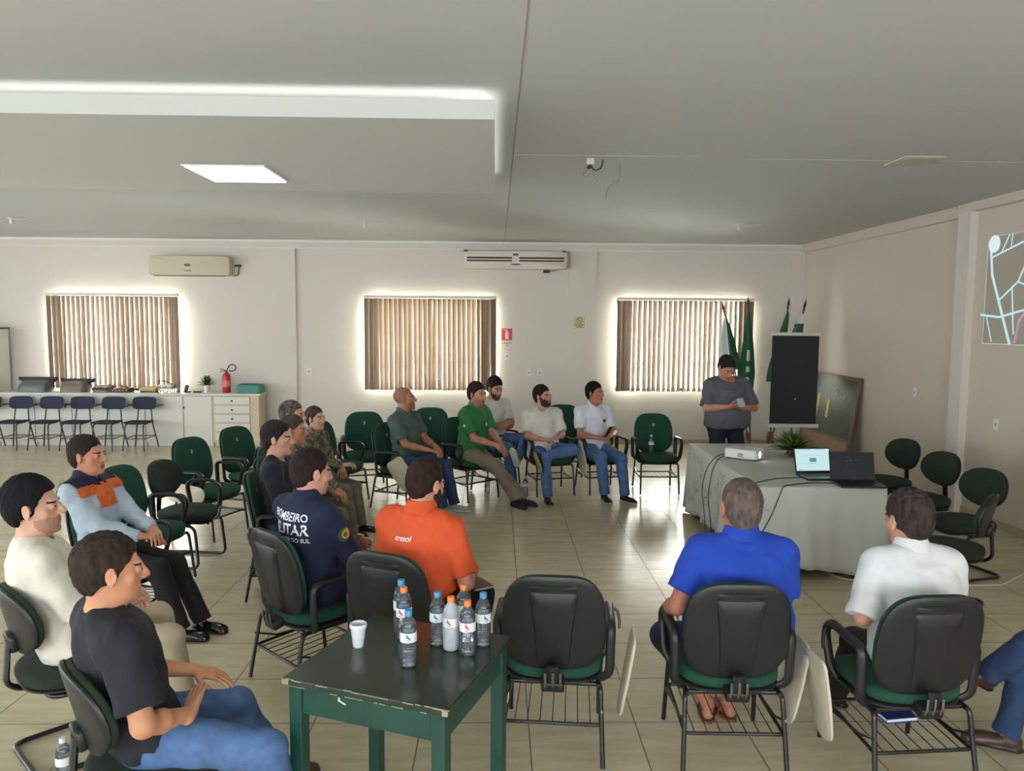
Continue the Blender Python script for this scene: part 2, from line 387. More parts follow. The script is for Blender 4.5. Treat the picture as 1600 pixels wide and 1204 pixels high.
# vertical blinds
BL = blindmat(); BLB = mat('slat_back_reflector', (226, 222, 212), .9)  # pale slat backs added to bounce window light onto the wall around
blabel = ['closed beige vertical blind behind the cabinet with typewriters on it', 'closed beige vertical blind left of the red extinguisher sign', 'closed beige vertical blind behind the furled flags']
for i, (a, b) in enumerate(BLX):
    t = empty('vertical_blind', ((a + b) / 2, WY - .12, BZ1), 0, blabel[i], 'window blind', 'vertical blinds on the far wall'); W = (b - a) / 2
    MB().bb(-W - .01, W + .01, -.02, .02, -.01, .035, .004).build('head_rail', mat('rail', (222, 214, 200), .5), t)
    for sx_ in (-W + .1, 0, W - .1): MB().bb(sx_ - .012, sx_ + .012, .015, .12, .0, .02).build('rail_bracket', MATS['rail'], t)
    s_ = MB(); n = 27; rnd = random.Random(5 + i)
    for k in range(n):
        x = -W + .04 + (2 * W - .08) * k / (n - 1); an = radians((24 if i == 0 else 38) if 2 < k < n - 3 else 12) + rnd.uniform(-.1, .1)
        an = -an if i == 0 else an
        hw = .045
        z1, z0 = -.015, -(BZ1 - BZ0) + rnd.uniform(0, .006)
        sw = rnd.uniform(-.012, .012)
        pts = []
        for (z, q, off) in ((z1, .85, 0), ((z0 + z1) / 2, 1, sw * .5), (z0, 1, sw)):
            for sx in (-1, -.5, 0, .5, 1):
                lx_, ly_ = sx * hw, .006 * (1 - sx * sx)
                pts.append((x + off + lx_ * cos(an * q) - ly_ * sin(an * q), lx_ * sin(an * q) + ly_ * cos(an * q), z))
        back = [(px_ + .0012 * sin(an), py_ - .0012, pz_) for (px_, py_, pz_) in pts]
        fs = []
        for r_ in range(2):
            for c_ in range(4):
                q0 = r_ * 5 + c_; fs.append([q0, q0 + 1, q0 + 6, q0 + 5]); fs.append([15 + q0, 15 + q0 + 5, 15 + q0 + 6, 15 + q0 + 1])
        for c_ in range(4): fs.append([c_, 15 + c_, 16 + c_, 1 + c_]); fs.append([10 + c_, 11 + c_, 26 + c_, 25 + c_])
        for r_ in range(2): fs.append([r_ * 5, r_ * 5 + 5, 20 + r_ * 5, 15 + r_ * 5]); fs.append([4 + r_ * 5, 19 + r_ * 5, 24 + r_ * 5, 9 + r_ * 5])
        s_.add(pts + back, fs); s_.m[-len(fs):] = [1 if (max(f_) < 15) else 0 for f_ in fs]
    s_.build('slats', [BL, BLB], t, smooth=True)
    c = MB()
    c.tube([(-W + .04, -.01, -(BZ1 - BZ0) + .012), (W - .04, -.01, -(BZ1 - BZ0) + .012)], .0025, 5)
    c.build('bottom_chain', WHITE, t)
# projected map on the right wall, its light put into thin glowing sheets
def road(mb, pts, wd): mb.tube([(0, y, z) for y, z in pts], wd, 6, flat=.0, fl=.05, upv=(1, 0, 0))
t = empty('glowing_map_sheet', (RX - .004, 7.0, 2.45), 0, 'glowing sheet imitating a projected street map with pale roads on the right wall', 'projection')
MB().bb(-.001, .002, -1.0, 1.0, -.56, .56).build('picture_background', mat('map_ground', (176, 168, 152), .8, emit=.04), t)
def py(px_): return 8.05 - 7.0 - (px_ - 1541) * .0123
def mz(py_): return 3.02 - 2.45 - (py_ - 370) * .0068
RD = [([(1549, 385), (1553, 430), (1580, 535)], 3.2), ([(1541, 491), (1565, 495), (1600, 483), (1640, 476)], 2.0), ([(1565, 468), (1586, 443), (1593, 420), (1590, 370)], 1.8),
      ([(1552, 403), (1589, 386)], 1.6), ([(1563, 398), (1572, 370)], 1.3), ([(1575, 390), (1576, 370)], 1.2), ([(1586, 443), (1600, 453), (1650, 470)], 1.5), ([(1593, 414), (1620, 418), (1650, 412)], 1.5),
      ([(1579, 450), (1584, 520)], 1.6), ([(1549, 495), (1557, 532)], 1.2), ([(1600, 420), (1596, 447)], 1.2), ([(1620, 418), (1625, 470), (1632, 520)], 1.6), ([(1650, 380), (1655, 520)], 1.4), ([(1590, 386), (1660, 378)], 1.4), ([(1599, 486), (1598, 520)], 2.4)]
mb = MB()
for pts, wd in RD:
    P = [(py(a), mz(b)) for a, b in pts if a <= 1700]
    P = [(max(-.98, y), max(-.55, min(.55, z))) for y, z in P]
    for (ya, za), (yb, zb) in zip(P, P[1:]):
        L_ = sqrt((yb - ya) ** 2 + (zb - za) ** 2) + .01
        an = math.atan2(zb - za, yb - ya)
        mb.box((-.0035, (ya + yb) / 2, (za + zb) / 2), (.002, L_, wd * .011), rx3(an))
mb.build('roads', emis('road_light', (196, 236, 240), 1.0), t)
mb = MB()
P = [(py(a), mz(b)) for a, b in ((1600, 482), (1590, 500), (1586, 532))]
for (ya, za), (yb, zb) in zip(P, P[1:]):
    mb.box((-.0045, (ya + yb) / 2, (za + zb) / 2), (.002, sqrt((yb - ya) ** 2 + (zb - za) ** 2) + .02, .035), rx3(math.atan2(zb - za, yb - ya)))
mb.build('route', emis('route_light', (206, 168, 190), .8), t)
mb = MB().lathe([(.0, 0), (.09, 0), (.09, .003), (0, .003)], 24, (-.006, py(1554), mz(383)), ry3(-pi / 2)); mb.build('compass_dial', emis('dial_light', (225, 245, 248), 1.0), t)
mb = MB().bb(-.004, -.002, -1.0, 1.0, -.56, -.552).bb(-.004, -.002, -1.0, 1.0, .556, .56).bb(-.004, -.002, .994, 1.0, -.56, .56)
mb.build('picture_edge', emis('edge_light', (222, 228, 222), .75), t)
# ------------------------------------------------------------------ implicit surfaces: organic bodies and clothes as one continuous mesh each
def smin(a, b, k):
    h = np.maximum(k - np.abs(a - b), 0) / k
    return np.minimum(a, b) - h * h * k * .25
class Field:
    def __init__(s, lo, hi, h, fine=()):
        s.ax = []
        for i in range(3):
            iv = [(f[0][i], f[1][i], f[2]) for f in fine]; x = lo[i]; out = [x]
            while x < hi[i]:
                st = h
                for a, b, q in iv:
                    if a <= x <= b: st = min(st, q)
                x += st; out.append(x)
            s.ax.append(np.array(out))
        s.f = np.full([len(a) for a in s.ax], 5.0, np.float32); s.rs = 1.0
    def region(s, lo, hi):
        sl = [slice(max(0, np.searchsorted(s.ax[i], lo[i]) - 1), np.searchsorted(s.ax[i], hi[i]) + 1) for i in range(3)]
        g = np.meshgrid(*[s.ax[i][sl[i]].astype(np.float32) for i in range(3)], indexing='ij', sparse=True)
        return tuple(sl), g
    def put(s, fn, lo, hi, k=.02, pad=None, mode='u'):
        pad = pad if pad is not None else .03 + k
        sl, (X, Y, Z) = s.region(np.array(lo) - pad, np.array(hi) + pad)
        if min(sl[i].stop - sl[i].start for i in range(3)) < 2: return
        d = fn(X, Y, Z).astype(np.float32); cur = s.f[sl]
        if d.shape != cur.shape: d = np.broadcast_to(d, cur.shape)
        s.f[sl] = smin(cur, d, k) if mode == 'u' else (-smin(-cur, d, k) if mode == 's' else -smin(-cur, -d, k))
    def cone(s, a, b, r1, r2, k=.02, flat=None, mode='u', cut=None):
        r1, r2 = r1 * s.rs, r2 * s.rs
        a, b = V3(*a), V3(*b); ab = b - a; L2 = max(ab @ ab, 1e-9); R_ = max(r1, r2) * (flat[1] if flat and flat[1] > 1 else 1)
        def fn(X, Y, Z):
            t = np.clip(((X - a[0]) * ab[0] + (Y - a[1]) * ab[1] + (Z - a[2]) * ab[2]) / L2, 0, 1)
            dx, dy, dz = X - a[0] - t * ab[0], Y - a[1] - t * ab[1], Z - a[2] - t * ab[2]
            q = dx * dx + dy * dy + dz * dz
            if flat: n = flat[0]; c = dx * n[0] + dy * n[1] + dz * n[2]; q = q + c * c * (1 / flat[1] ** 2 - 1)
            d = np.sqrt(q) - (r1 + (r2 - r1) * t)
            if cut is not None:
                p, nn = cut; d = np.maximum(d, (X - p[0]) * nn[0] + (Y - p[1]) * nn[1] + (Z - p[2]) * nn[2])
            return d
        s.put(fn, np.minimum(a, b) - R_, np.maximum(a, b) + R_, k, mode=mode)
    def ell(s, c, r, R=None, k=.02, mode='u', cut=None):
        r = [q * s.rs for q in r]
        c = V3(*c); R = np.eye(3) if R is None else R; m_ = max(r)
        def fn(X, Y, Z):
            x, y, z = X - c[0], Y - c[1], Z - c[2]
            u = [(R[0][i] * x + R[1][i] * y + R[2][i] * z) / r[i] for i in range(3)]
            k0 = np.sqrt(u[0] ** 2 + u[1] ** 2 + u[2] ** 2) + 1e-6; k1 = np.sqrt((u[0] / r[0]) ** 2 + (u[1] / r[1]) ** 2 + (u[2] / r[2]) ** 2) + 1e-6
            d = k0 * (k0 - 1) / k1
            if cut is not None:
                p, nn = cut; d = np.maximum(d, (X - p[0]) * nn[0] + (Y - p[1]) * nn[1] + (Z - p[2]) * nn[2])
            return d
        s.put(fn, c - m_, c + m_, k, mode=mode)
    def plane(s, p, n, lo=None, hi=None):
        sl, (X, Y, Z) = s.region(lo if lo is not None else (-9,) * 3, hi if hi is not None else (9,) * 3)
        s.f[sl] = np.maximum(s.f[sl], ((X - p[0]) * n[0] + (Y - p[1]) * n[1] + (Z - p[2]) * n[2]).astype(np.float32))
    def noise(s, amp, fr, seed=0):
        X, Y, Z = np.meshgrid(*[a.astype(np.float32) for a in s.ax], indexing='ij'); mk = np.abs(s.f) < .04
        x, y, z = X[mk] + seed * .37, Y[mk] + seed * .71, Z[mk]
        n = np.sin(fr * (x + .6 * z) + 2.2 * np.sin(fr * .53 * y + seed)) * np.sin(fr * .8 * (z - .4 * y) + 1.7 * np.sin(fr * .61 * x)) + .5 * np.sin(fr * 2.1 * (y + .5 * x) + 2 * np.sin(fr * z))
        s.f[mk] += amp * n
    def mesh(s):
        f = s.f; ng = f < 0; nx, ny, nz = f.shape
        c = np.zeros((nx - 1, ny - 1, nz - 1), np.int8)
        for i in (0, 1):
            for j in (0, 1):
                for k in (0, 1): c += ng[i:nx - 1 + i, j:ny - 1 + j, k:nz - 1 + k]
        act = (c > 0) & (c < 8); I, J, K = np.nonzero(act); n = len(I)
        idx = np.full(act.shape, -1, np.int32); idx[act] = np.arange(n)
        P = np.zeros((n, 3)); cnt = np.zeros(n); corners = [(i, j, k) for i in (0, 1) for j in (0, 1) for k in (0, 1)]
        for a in corners:
            for ax in range(3):
                if a[ax]: continue
                b = list(a); b[ax] = 1
                fa = f[I + a[0], J + a[1], K + a[2]]; fb = f[I + b[0], J + b[1], K + b[2]]; cr = (fa < 0) != (fb < 0)
                t = np.where(cr, fa / np.where(cr, fa - fb, 1), 0); t = np.clip(t, .02, .98)
                pa = np.stack([s.ax[0][I + a[0]], s.ax[1][J + a[1]], s.ax[2][K + a[2]]], 1); pb = np.stack([s.ax[0][I + b[0]], s.ax[1][J + b[1]], s.ax[2][K + b[2]]], 1)
                P += np.where(cr[:, None], pa + (pb - pa) * t[:, None], 0); cnt += cr
        P /= cnt[:, None]; Q = []
        for ax in range(3):
            sl0 = [slice(None)] * 3; sl1 = [slice(None)] * 3; sl0[ax] = slice(0, -1); sl1[ax] = slice(1, None)
            cr = ng[tuple(sl0)] != ng[tuple(sl1)]; o = [(ax + 1) % 3, (ax + 2) % 3]
            i_ = list(np.nonzero(cr)); keep = (i_[o[0]] > 0) & (i_[o[1]] > 0) & (i_[o[0]] < f.shape[o[0]] - 1) & (i_[o[1]] < f.shape[o[1]] - 1)
            i_ = [q[keep] for q in i_]; sgn = ng[tuple(sl0)][tuple(i_)]
            def g(da, db):
                q = [x.copy() for x in i_]; q[o[0]] -= da; q[o[1]] -= db; return idx[tuple(q)]
            q = np.stack([g(1, 1), g(0, 1), g(0, 0), g(1, 0)], 1); q[~sgn] = q[~sgn][:, ::-1]; Q.append(q)
        return P, np.concatenate(Q)
def mesh_obj(name, P, Q, mats, parent=None, mi=None, smooth_it=1):
    for _ in range(smooth_it):                      # light Laplacian to remove grid terraces
        S = np.zeros_like(P); cn = np.zeros(len(P))
        for a, b in ((0, 1), (1, 2), (2, 3), (3, 0)):
            np.add.at(S, Q[:, a], P[Q[:, b]]); np.add.at(cn, Q[:, a], 1); np.add.at(S, Q[:, b], P[Q[:, a]]); np.add.at(cn, Q[:, b], 1)
        cn[cn == 0] = 1; P = P * .5 + .5 * S / cn[:, None]
    me = bpy.data.meshes.new(name); me.vertices.add(len(P)); me.vertices.foreach_set('co', P.ravel())
    me.loops.add(len(Q) * 4); me.loops.foreach_set('vertex_index', Q.ravel().astype(np.int32))
    me.polygons.add(len(Q)); me.polygons.foreach_set('loop_start', np.arange(0, len(Q) * 4, 4, dtype=np.int32)); me.polygons.foreach_set('loop_total', np.full(len(Q), 4, np.int32))
    me.update(calc_edges=True); me.validate(); me.polygons.foreach_set('use_smooth', np.ones(len(me.polygons), bool))
    for m_ in (mats if isinstance(mats, (list, tuple)) else [mats]): me.materials.append(m_)
    if mi is not None and len(me.polygons) == len(Q):
        me.polygons.foreach_set('material_index', np.asarray(mi(P[Q].mean(1)), np.int32))
    o = bpy.data.objects.new(name, me); COL.objects.link(o); o.parent = parent
    return o
def ik(a, b, l1, l2, pole):
    a, b = V3(*a), V3(*b); d = b - a; L = np.linalg.norm(d); L = min(L, (l1 + l2) * .998); dn = unit(d); b = a + dn * L
    q = (l1 * l1 - l2 * l2 + L * L) / (2 * L); h = sqrt(max(l1 * l1 - q * q, 0)); p = V3(*pole); p = unit(p - dn * (p @ dn))
    return a + dn * q + p * h, b
# ------------------------------------------------------------------ people
def hand_prims(F, w_, d, n, right, curl=.35, sz=1.0, thumb=1.0):
    d = unit(d); n = V3(*n); n = unit(n - d * (n @ d)); t = np.cross(n, d) * (-1 if right else 1); S = sz
    offs = [.030, .010, -.010, -.029]; ml = [.088, .090, .085, .077]; fr = .0086 * S
    for o_, l in zip(offs, ml): F.cone(w_ + t * o_ * .55 * S, w_ + d * l * S + t * o_ * S, .0135 * S, .0115 * S, k=.012)
    F.cone(w_ - d * .03, w_ + d * .03 * S, .024 * S, .020 * S, k=.015, flat=(n, .8))
    fl_ = [(.041, .025, .021), (.045, .029, .022), (.042, .027, .021), (.033, .021, .019)]
    for i in range(4):
        p = w_ + d * ml[i] * S + t * offs[i] * S * 1.03; a = 0; fan = t * (offs[i] * 1.6)
        for j, l in enumerate(fl_[i]):
            a += curl * (1.0 if j else .8) * (1 + .08 * i); dr = unit((d + fan) * cos(a) + n * sin(a)); q = p + dr * l * S
            F.cone(p, q, fr * (1 - .07 * j), fr * (1 - .07 * (j + 1)), k=.004); p = q
    b = w_ + d * .022 * S + t * .02 * S; d1 = unit(d * .75 + t * .75 * thumb + n * .35); q = b + d1 * .045 * S
    F.cone(b, q, .0145 * S, .0115 * S, k=.010); d2 = unit(d * .95 + t * .2 * thumb + n * .45); r = q + d2 * .032 * S
    F.cone(q, r, .0112 * S, .010 * S, k=.004); F.cone(r, r + unit(d * .9 + n * .5) * .02 * S, .0098 * S, .008 * S, k=.003)
LAPR = dict(w=(.085, .27, .70), d=(-.75, .6, -.25), n=(.1, .1, -1), curl=.4)
LAPL = dict(w=(-.085, .27, .72), d=(.75, .55, -.25), n=(-.1, .1, -1), curl=.4)
THR = dict(w=(.14, .30, .70), d=(-.1, 1, -.15), n=(0, 0, -1), curl=.2)
THL = dict(w=(-.14, .30, .70), d=(.1, 1, -.15), n=(0, 0, -1), curl=.2)
def mir(a): q = dict(a); q['w'] = (-a['w'][0], a['w'][1], a['w'][2]); q['d'] = (-a['d'][0],) + tuple(a['d'][1:]); q['n'] = (-a['n'][0],) + tuple(a['n'][1:]); return q
def person(label, x, y, face, seat=.455, s=1.0, lean=8, bend=0, turn=0, side=0, girth=1.0, belly=0, head=(0, 0, 0), R=LAPR, L=LAPL, footR=(.11, .50, .09), footL=(-.11, .50, .09),
           kneeR=(.1, .6, 1), kneeL=(-.1, .6, 1), toeR=None, toeL=None, skin=(190, 140, 112), hair=None, beard=None, top=None, pants=None, shoes=None, glasses=None, near=False, stand=False, group=None, belt=None, hx=0, hs=1.1):
    """pose lives in a local frame: +y is where the person faces, +x their right, z up"""
    E_ = empty('person', (x, y, 0), radians(face - 90), label, 'person', group); E_.scale = (s, s, s)
    G = girth; hz = (.93 if stand else seat / s + .095)
    # --- skeleton
    la = radians(lean); A = rx3(la) @ rz3(radians(turn)) ; A = ry3(radians(side)) @ A       # leaning back is positive
    pel = V3(0, 0, hz); sp = lambda w_, v=0, u=0: pel + A @ V3(u, v - bend * (w_ / .5) ** 2 * -1 * 1.0, w_)
    axu, axv, axw = A[:, 0], A[:, 1], A[:, 2]
    sh = {1: sp(.445, 0, .178 * (.6 + .4 * G)), -1: sp(.445, 0, -.178 * (.6 + .4 * G))}
    nb = sp(.50, .0)
    yw_, pt_, rl_ = [radians(q) for q in head]          # yaw + = towards the person's left, pitch + = up
    HR = rz3(yw_) @ rx3(pt_) @ ry3(rl_)
    hc = nb + rx3(la * .35) @ V3(hx, .012, .107) + HR @ V3(0, .018, .060)
    HS = hs; hd = lambda *p: hc + HR @ (V3(*p) * HS)
    arms = {}
    for sg, ap in ((1, R), (-1, L)):
        pole = ap.get('p', (sg * .55, -.55, -.6)); el, wr_ = ik(sh[sg], ap['w'], .285, .255, pole); arms[sg] = (sh[sg], el, wr_, ap)
    legs = {}
    for sg, ft, kp in ((1, footR, kneeR), (-1, footL, kneeL)):
        hp = pel + V3(.088 * sg * G ** .5, 0, -.01); kn, an = ik(hp, ft, .43, .425, kp); legs[sg] = (hp, kn, an)
    # --- torso loft
    Wt = np.array([-.14, -.11, -.05, .0, .09, .18, .30, .39, .455, .50, .535])
    At = np.array([.02, .11, .158, .168, .158, .150, .160, .166, .142, .085, .03]) * G
    Bt = np.array([.02, .075, .105, .112, .108, .106, .114, .112, .092, .060, .03]) * (.5 + .5 * G)
    Bc = belly * np.array([0, 0, .2, .55, 1, 1, .55, .2, 0, 0, 0])
    AtB = At + Bc * .45; BtB = Bt + Bc * .55
    def loft(off, wlo=-9, whi=9, smooth_k=.02):
        def fn(X, Y, Z):
            dx, dy, dz = X - pel[0], Y - pel[1], Z - pel[2]
            u = dx * axu[0] + dy * axu[1] + dz * axu[2]; v = dx * axv[0] + dy * axv[1] + dz * axv[2]; w_ = dx * axw[0] + dy * axw[1] + dz * axw[2]
            v = v - bend * (w_ / .5) ** 2 - np.interp(w_, Wt, Bc * .5)
            a = np.interp(w_, Wt, AtB) + off; b = np.interp(w_, Wt, BtB) + off
            q = np.sqrt((u / a) ** 2 + (v / b) ** 2) + 1e-6
            d = (q - 1) * q * 1.0 / np.sqrt((u / a ** 2) ** 2 + (v / b ** 2) ** 2 + 1e-6) * .92
            d = np.maximum(np.maximum(d, wlo - w_), w_ - whi)
            return np.maximum(d, np.maximum(-.14 - off - w_, w_ - .535 - off))
        return fn
    tl, th = pel - .36, pel + V3(.36, .36, .62)
    th = np.maximum(th, nb + .2); tl = np.minimum(tl, nb - .3)
    allp = np.array([hc + .16, hc - .16, th] + [q + .05 for a in arms.values() for q in (a[1], a[2])] + [q for l in legs.values() for q in l])
    hands = [arms[sg][2] + unit(arms[sg][3]['d']) * .09 for sg in (1, -1)]
    pts = np.array([hc, pel, *sh.values(), *[arms[q][1] for q in arms], *hands, *[l[1] for l in legs.values()], *[l[2] for l in legs.values()]])
    lo, hi = pts.min(0) - .24, pts.max(0) + .24; lo[2] = max(lo[2], min(l[2][2] for l in legs.values()) - .13)
    hh = .0085 if near else .011; fh = .0048 if near else .0065
    fine = [(hc - V3(.11, .13, .14), hc + V3(.11, .14, .14), fh)] + [(h_ - .09, h_ + .09, .0052 if near else .0065) for h_ in hands]
    # --- body (one continuous mesh)
    B = Field(lo, hi, hh, fine)
    B.put(loft(-.004), tl, th, .02, pad=0)
    B.cone(sh[1] - axu * .05, sh[-1] + axu * .05, .062, .062, k=.04)
    for sg in (1, -1):
        a, e_, w_, ap = arms[sg]; g_ = .75 + .25 * G
        B.cone(sp(.50, -.015, sg * .03), a, .050, .052, k=.04)
        B.cone(a, e_, .050 * g_, .039 * g_, k=.025); B.cone(e_, e_ + (w_ - e_) * .35, .038 * g_, .039 * g_, k=.02); B.cone(e_ + (w_ - e_) * .35, w_, .039 * g_, .025, k=.02)
        hand_prims(B, w_, ap['d'], ap['n'], sg == 1, ap.get('curl', .35), ap.get('sz', 1), ap.get('thumb', 1))
        hp, kn, an = legs[sg]
        B.cone(hp, kn, .082 * g_, .055, k=.03); B.cone(kn, kn + (an - kn) * .35, .052, .054, k=.03); B.cone(kn + (an - kn) * .35, an, .054, .034, k=.02)
        if shoes and shoes.get('bare'):
            td = V3(sin((toeR if sg == 1 else toeL) or 0), cos((toeR if sg == 1 else toeL) or 0), 0)
            B.cone(an, an + td * .07 + V3(0, 0, -.045), .033, .032, k=.02); B.cone(an + td * -.02 + V3(0, 0, -.05), an + td * .13 + V3(0, 0, -.062), .030, .026, k=.02)
            tt = np.cross(td, V3(0, 0, 1))
            for q in range(5): o_ = (q - 2) * .016; B.cone(an + td * .13 + tt * o_ + V3(0, 0, -.064), an + td * (.17 - abs(q - (1 if sg == -1 else 3)) * .007) + tt * o_ * 1.1 + V3(0, 0, -.07), .0105, .0095, k=.004)
    # neck, head and face
    B.cone(nb - V3(0, 0, .03), hd(0, -.022, -.045), .058 * (.6 + .4 * G), .054 * (.7 + .3 * G), k=.035)
    B.cone(nb + axv * .01, hd(0, .02, -.085), .050, .038, k=.02)
    B.rs = HS
    B.ell(hd(0, -.018, .038), (.075, .096, .084), HR, k=.02)
    B.ell(hd(0, .026, -.028), (.060, .068, .084), HR, k=.03)
    B.ell(hd(0, .036, -.082), (.043 * (.7 + .3 * G), .046, .028), HR, k=.03)
    if G > 1.15: B.ell(hd(0, .012, -.09), (.055, .05, .03), HR, k=.03)
    B.ell(hd(0, .078, -.098), (.018, .014, .014), HR, k=.02)
    B.cone(hd(-.034, .080, .024), hd(.034, .080, .024), .0105, .0105, k=.015)
    for sg in (1, -1):
        B.ell(hd(sg * .046, .055, -.022), (.018, .016, .018), HR, k=.02)
        B.ell(hd(sg * .031, .098, .004), (.017, .013, .011), HR, k=.010, mode='s')
        B.ell(hd(sg * .030, .0795, .003), (.0135, .0125, .0115), HR, k=.004)
        er = HR @ rz3(sg * -.35); B.ell(hd(sg * .077, -.006, -.002), (.008, .019, .031), er, k=.008); B.ell(hd(sg * .087, -.001, .002), (.007, .011, .019), er, k=.006, mode='s')
        B.ell(hd(sg * .078, -.003, -.027), (.006, .009, .011), HR, k=.006)
    B.cone(hd(0, .090, .014), hd(0, .112, -.024), .0085, .012, k=.012)
    for sg in (1, -1): B.ell(hd(sg * .013, .100, -.029), (.0085, .011, .008), HR, k=.008)
    B.cone(hd(-.019, .087, -.0585), hd(.019, .087, -.0585), .006, .006, k=.006); B.cone(hd(-.016, .086, -.068), hd(.016, .086, -.068), .0065, .0065, k=.006)
    B.cone(hd(-.023, .098, -.0632), hd(.023, .098, -.0632), .0025, .0025, k=.004, mode='s')
    P, Q = B.mesh(); HI = HR.T
    sk = skinmat('skin_%d_%d_%d' % skin, skin); lip = mat('lips_%d' % skin[0], (skin[0] * .86, skin[1] * .66, skin[2] * .66), .5); hc_ = hair['rgb'] if hair else (60, 45, 38); brow = mat('brow_%d_%d_%d' % tuple(hc_), tuple(q * .9 for q in hc_), .9)
    stub = mat('stubble_%d' % skin[0], tuple(q * f_ for q, f_ in zip(skin, (.84, .82, .84))), .8) if (hair and hair.get('shaved')) or (beard and beard.get('stubble')) else sk
    def mi(C):
        q = (C - hc) @ HR / HS; x_, y_, z_ = q.T; o_ = np.zeros(len(q), int)
        o_[(np.abs(x_) < .024 - np.abs(z_ + .0632) * .9) & (z_ > -.0745) & (z_ < -.053) & (y_ > .075)] = 1
        o_[(np.abs(x_) > .013) & (np.abs(x_) < .046) & (np.abs(z_ - .021 - .12 * (np.abs(x_) - .02)) < .0042) & (y_ > .06)] = 2
        if beard and beard.get('stubble'): o_[(o_ == 0) & (z_ < -.042) & (z_ > -.115) & (y_ > .01) & (y_ > -.06 - z_)] = 3
        if hair and hair.get('shaved'): o_[(o_ == 0) & (z_ > -.03) & (y_ < .03 + (z_ - .02) * .55) & (np.abs(x_) < .088) & (z_ < .2) & (np.linalg.norm(q, axis=1) < .14)] = 3
        return o_
    mesh_obj('body', P, Q, [sk, lip, brow, stub], E_, mi)
    # eyes
    for sg in (1, -1):
        e_ = MB(); e_.ball(hd(sg * .0305, .0835, .003), (.0125, .0105, .0060), 10, R=HR); e_.ball(hd(sg * .0305, .0912, .003), (.0062, .004, .0056), 8, mi=1, R=HR)
        e_.build('eye', [mat('eye_white', (170, 158, 150), .4), mat('iris', (38, 26, 20), .2)], E_, smooth=True)
    # --- hair
    if hair and not hair.get('shaved'):
        th_ = hair.get('t', .012); H_ = Field(hc - .18, hc + .18, fh); H_.rs = HS
        H_.ell(hd(0, -.020, .040), (.0755 + th_ * .45, .0965 + th_ * .7, .0845 + th_ * hair.get('top', 1.3)), HR, k=.01)
        H_.ell(hd(0, -.045, -.015), (.0655 + th_ * .2, .061 + th_ * .2, .068), HR, k=.03)
        sh_ = hair.get('line', 0.0)
        def cutf(X, Y, Z):
            x_, y_, z_ = X - hc[0], Y - hc[1], Z - hc[2]
            lx_ = HR[0][0] * x_ + HR[1][0] * y_ + HR[2][0] * z_; ly_ = HR[0][1] * x_ + HR[1][1] * y_ + HR[2][1] * z_; lz_ = HR[0][2] * x_ + HR[1][2] * y_ + HR[2][2] * z_; lx_, ly_, lz_ = lx_ / HS, ly_ / HS, lz_ / HS
            yl = np.interp(lz_, [-.10, -.07, -.035, -.024, -.005, .02, .036, .055, .070, .088, .14], [-.07, -.055, -.034, .012, .026, .034, .050, .062, .080, .112, .15]) - sh_ * (lz_ > .03) - .010 * np.maximum(0, np.abs(lx_) - .03) / .03 * (lz_ > .06)
            zl = hair.get('nape', -.075)
            return np.maximum(ly_ - yl - .0035 * np.sin(lx_ * 160 + lz_ * 90) - .002 * np.sin(lx_ * 390), (zl - lz_)) * 1.0
        H_.put(cutf, hc - .2, hc + .2, .012, pad=0, mode='i')
        for sg in (1, -1): H_.ell(hd(sg * .085, -.004, -.006), (.022, .023, .035), HR, k=.006, mode='s')
        if hair.get('bun'): H_.ell(hd(0, -.115, .03), (.035, .03, .035), HR, k=.02)
        if hair.get('tuft'):
            for q in hair['tuft']: H_.cone(hd(*q[0]), hd(*q[1]), .02, .006, k=.02)
        H_.noise(hair.get('n', .0022), hair.get('fr', 95), 3)
        P, Q = H_.mesh(); hm = mat('hair_%d_%d_%d' % tuple(hair['rgb']), hair['rgb'], .8, var=hair.get('var', .35), vscale=45, bump=1.0, bscale=150, stretch=(1, 1, .3), spec=.15)
        mesh_obj('hair', P, Q, hm, E_)
    if beard and not beard.get('stubble'):
        b_ = beard.get('t', .006); H_ = Field(hc - .17, hc + .16, fh); H_.rs = HS
        H_.ell(hd(0, .026, -.028), (.060 + b_, .068 + b_, .084 + b_), HR, k=.02); H_.ell(hd(0, .036, -.082), (.043 + b_, .046 + b_, .028 + b_), HR, k=.03); H_.ell(hd(0, .078, -.098), (.018 + b_, .014 + b_, .014 + b_), HR, k=.02)
        def cutb(X, Y, Z):
            x_, y_, z_ = X - hc[0], Y - hc[1], Z - hc[2]
            lx_ = HR[0][0] * x_ + HR[1][0] * y_ + HR[2][0] * z_; ly_ = HR[0][1] * x_ + HR[1][1] * y_ + HR[2][1] * z_; lz_ = HR[0][2] * x_ + HR[1][2] * y_ + HR[2][2] * z_; lx_, ly_, lz_ = lx_ / HS, ly_ / HS, lz_ / HS
            zt = np.where(np.abs(lx_) > .045, -.01, np.where(np.abs(lx_) > .028, -.042, -.050)); mouth = .022 - np.sqrt((lx_ * .8) ** 2 + ((lz_ + .064) * 1.6) ** 2)
            return np.maximum(np.maximum(lz_ - zt, .005 - ly_), np.where(ly_ > .06, mouth, -1))
        H_.put(cutb, hc - .2, hc + .2, .004, pad=0, mode='i'); H_.noise(.0012, 110, 2); P, Q = H_.mesh()
        mesh_obj('beard', P, Q, mat('beard_%d' % beard['rgb'][0], beard['rgb'], .9, var=.3, vscale=60, bump=.5, bscale=200), E_)
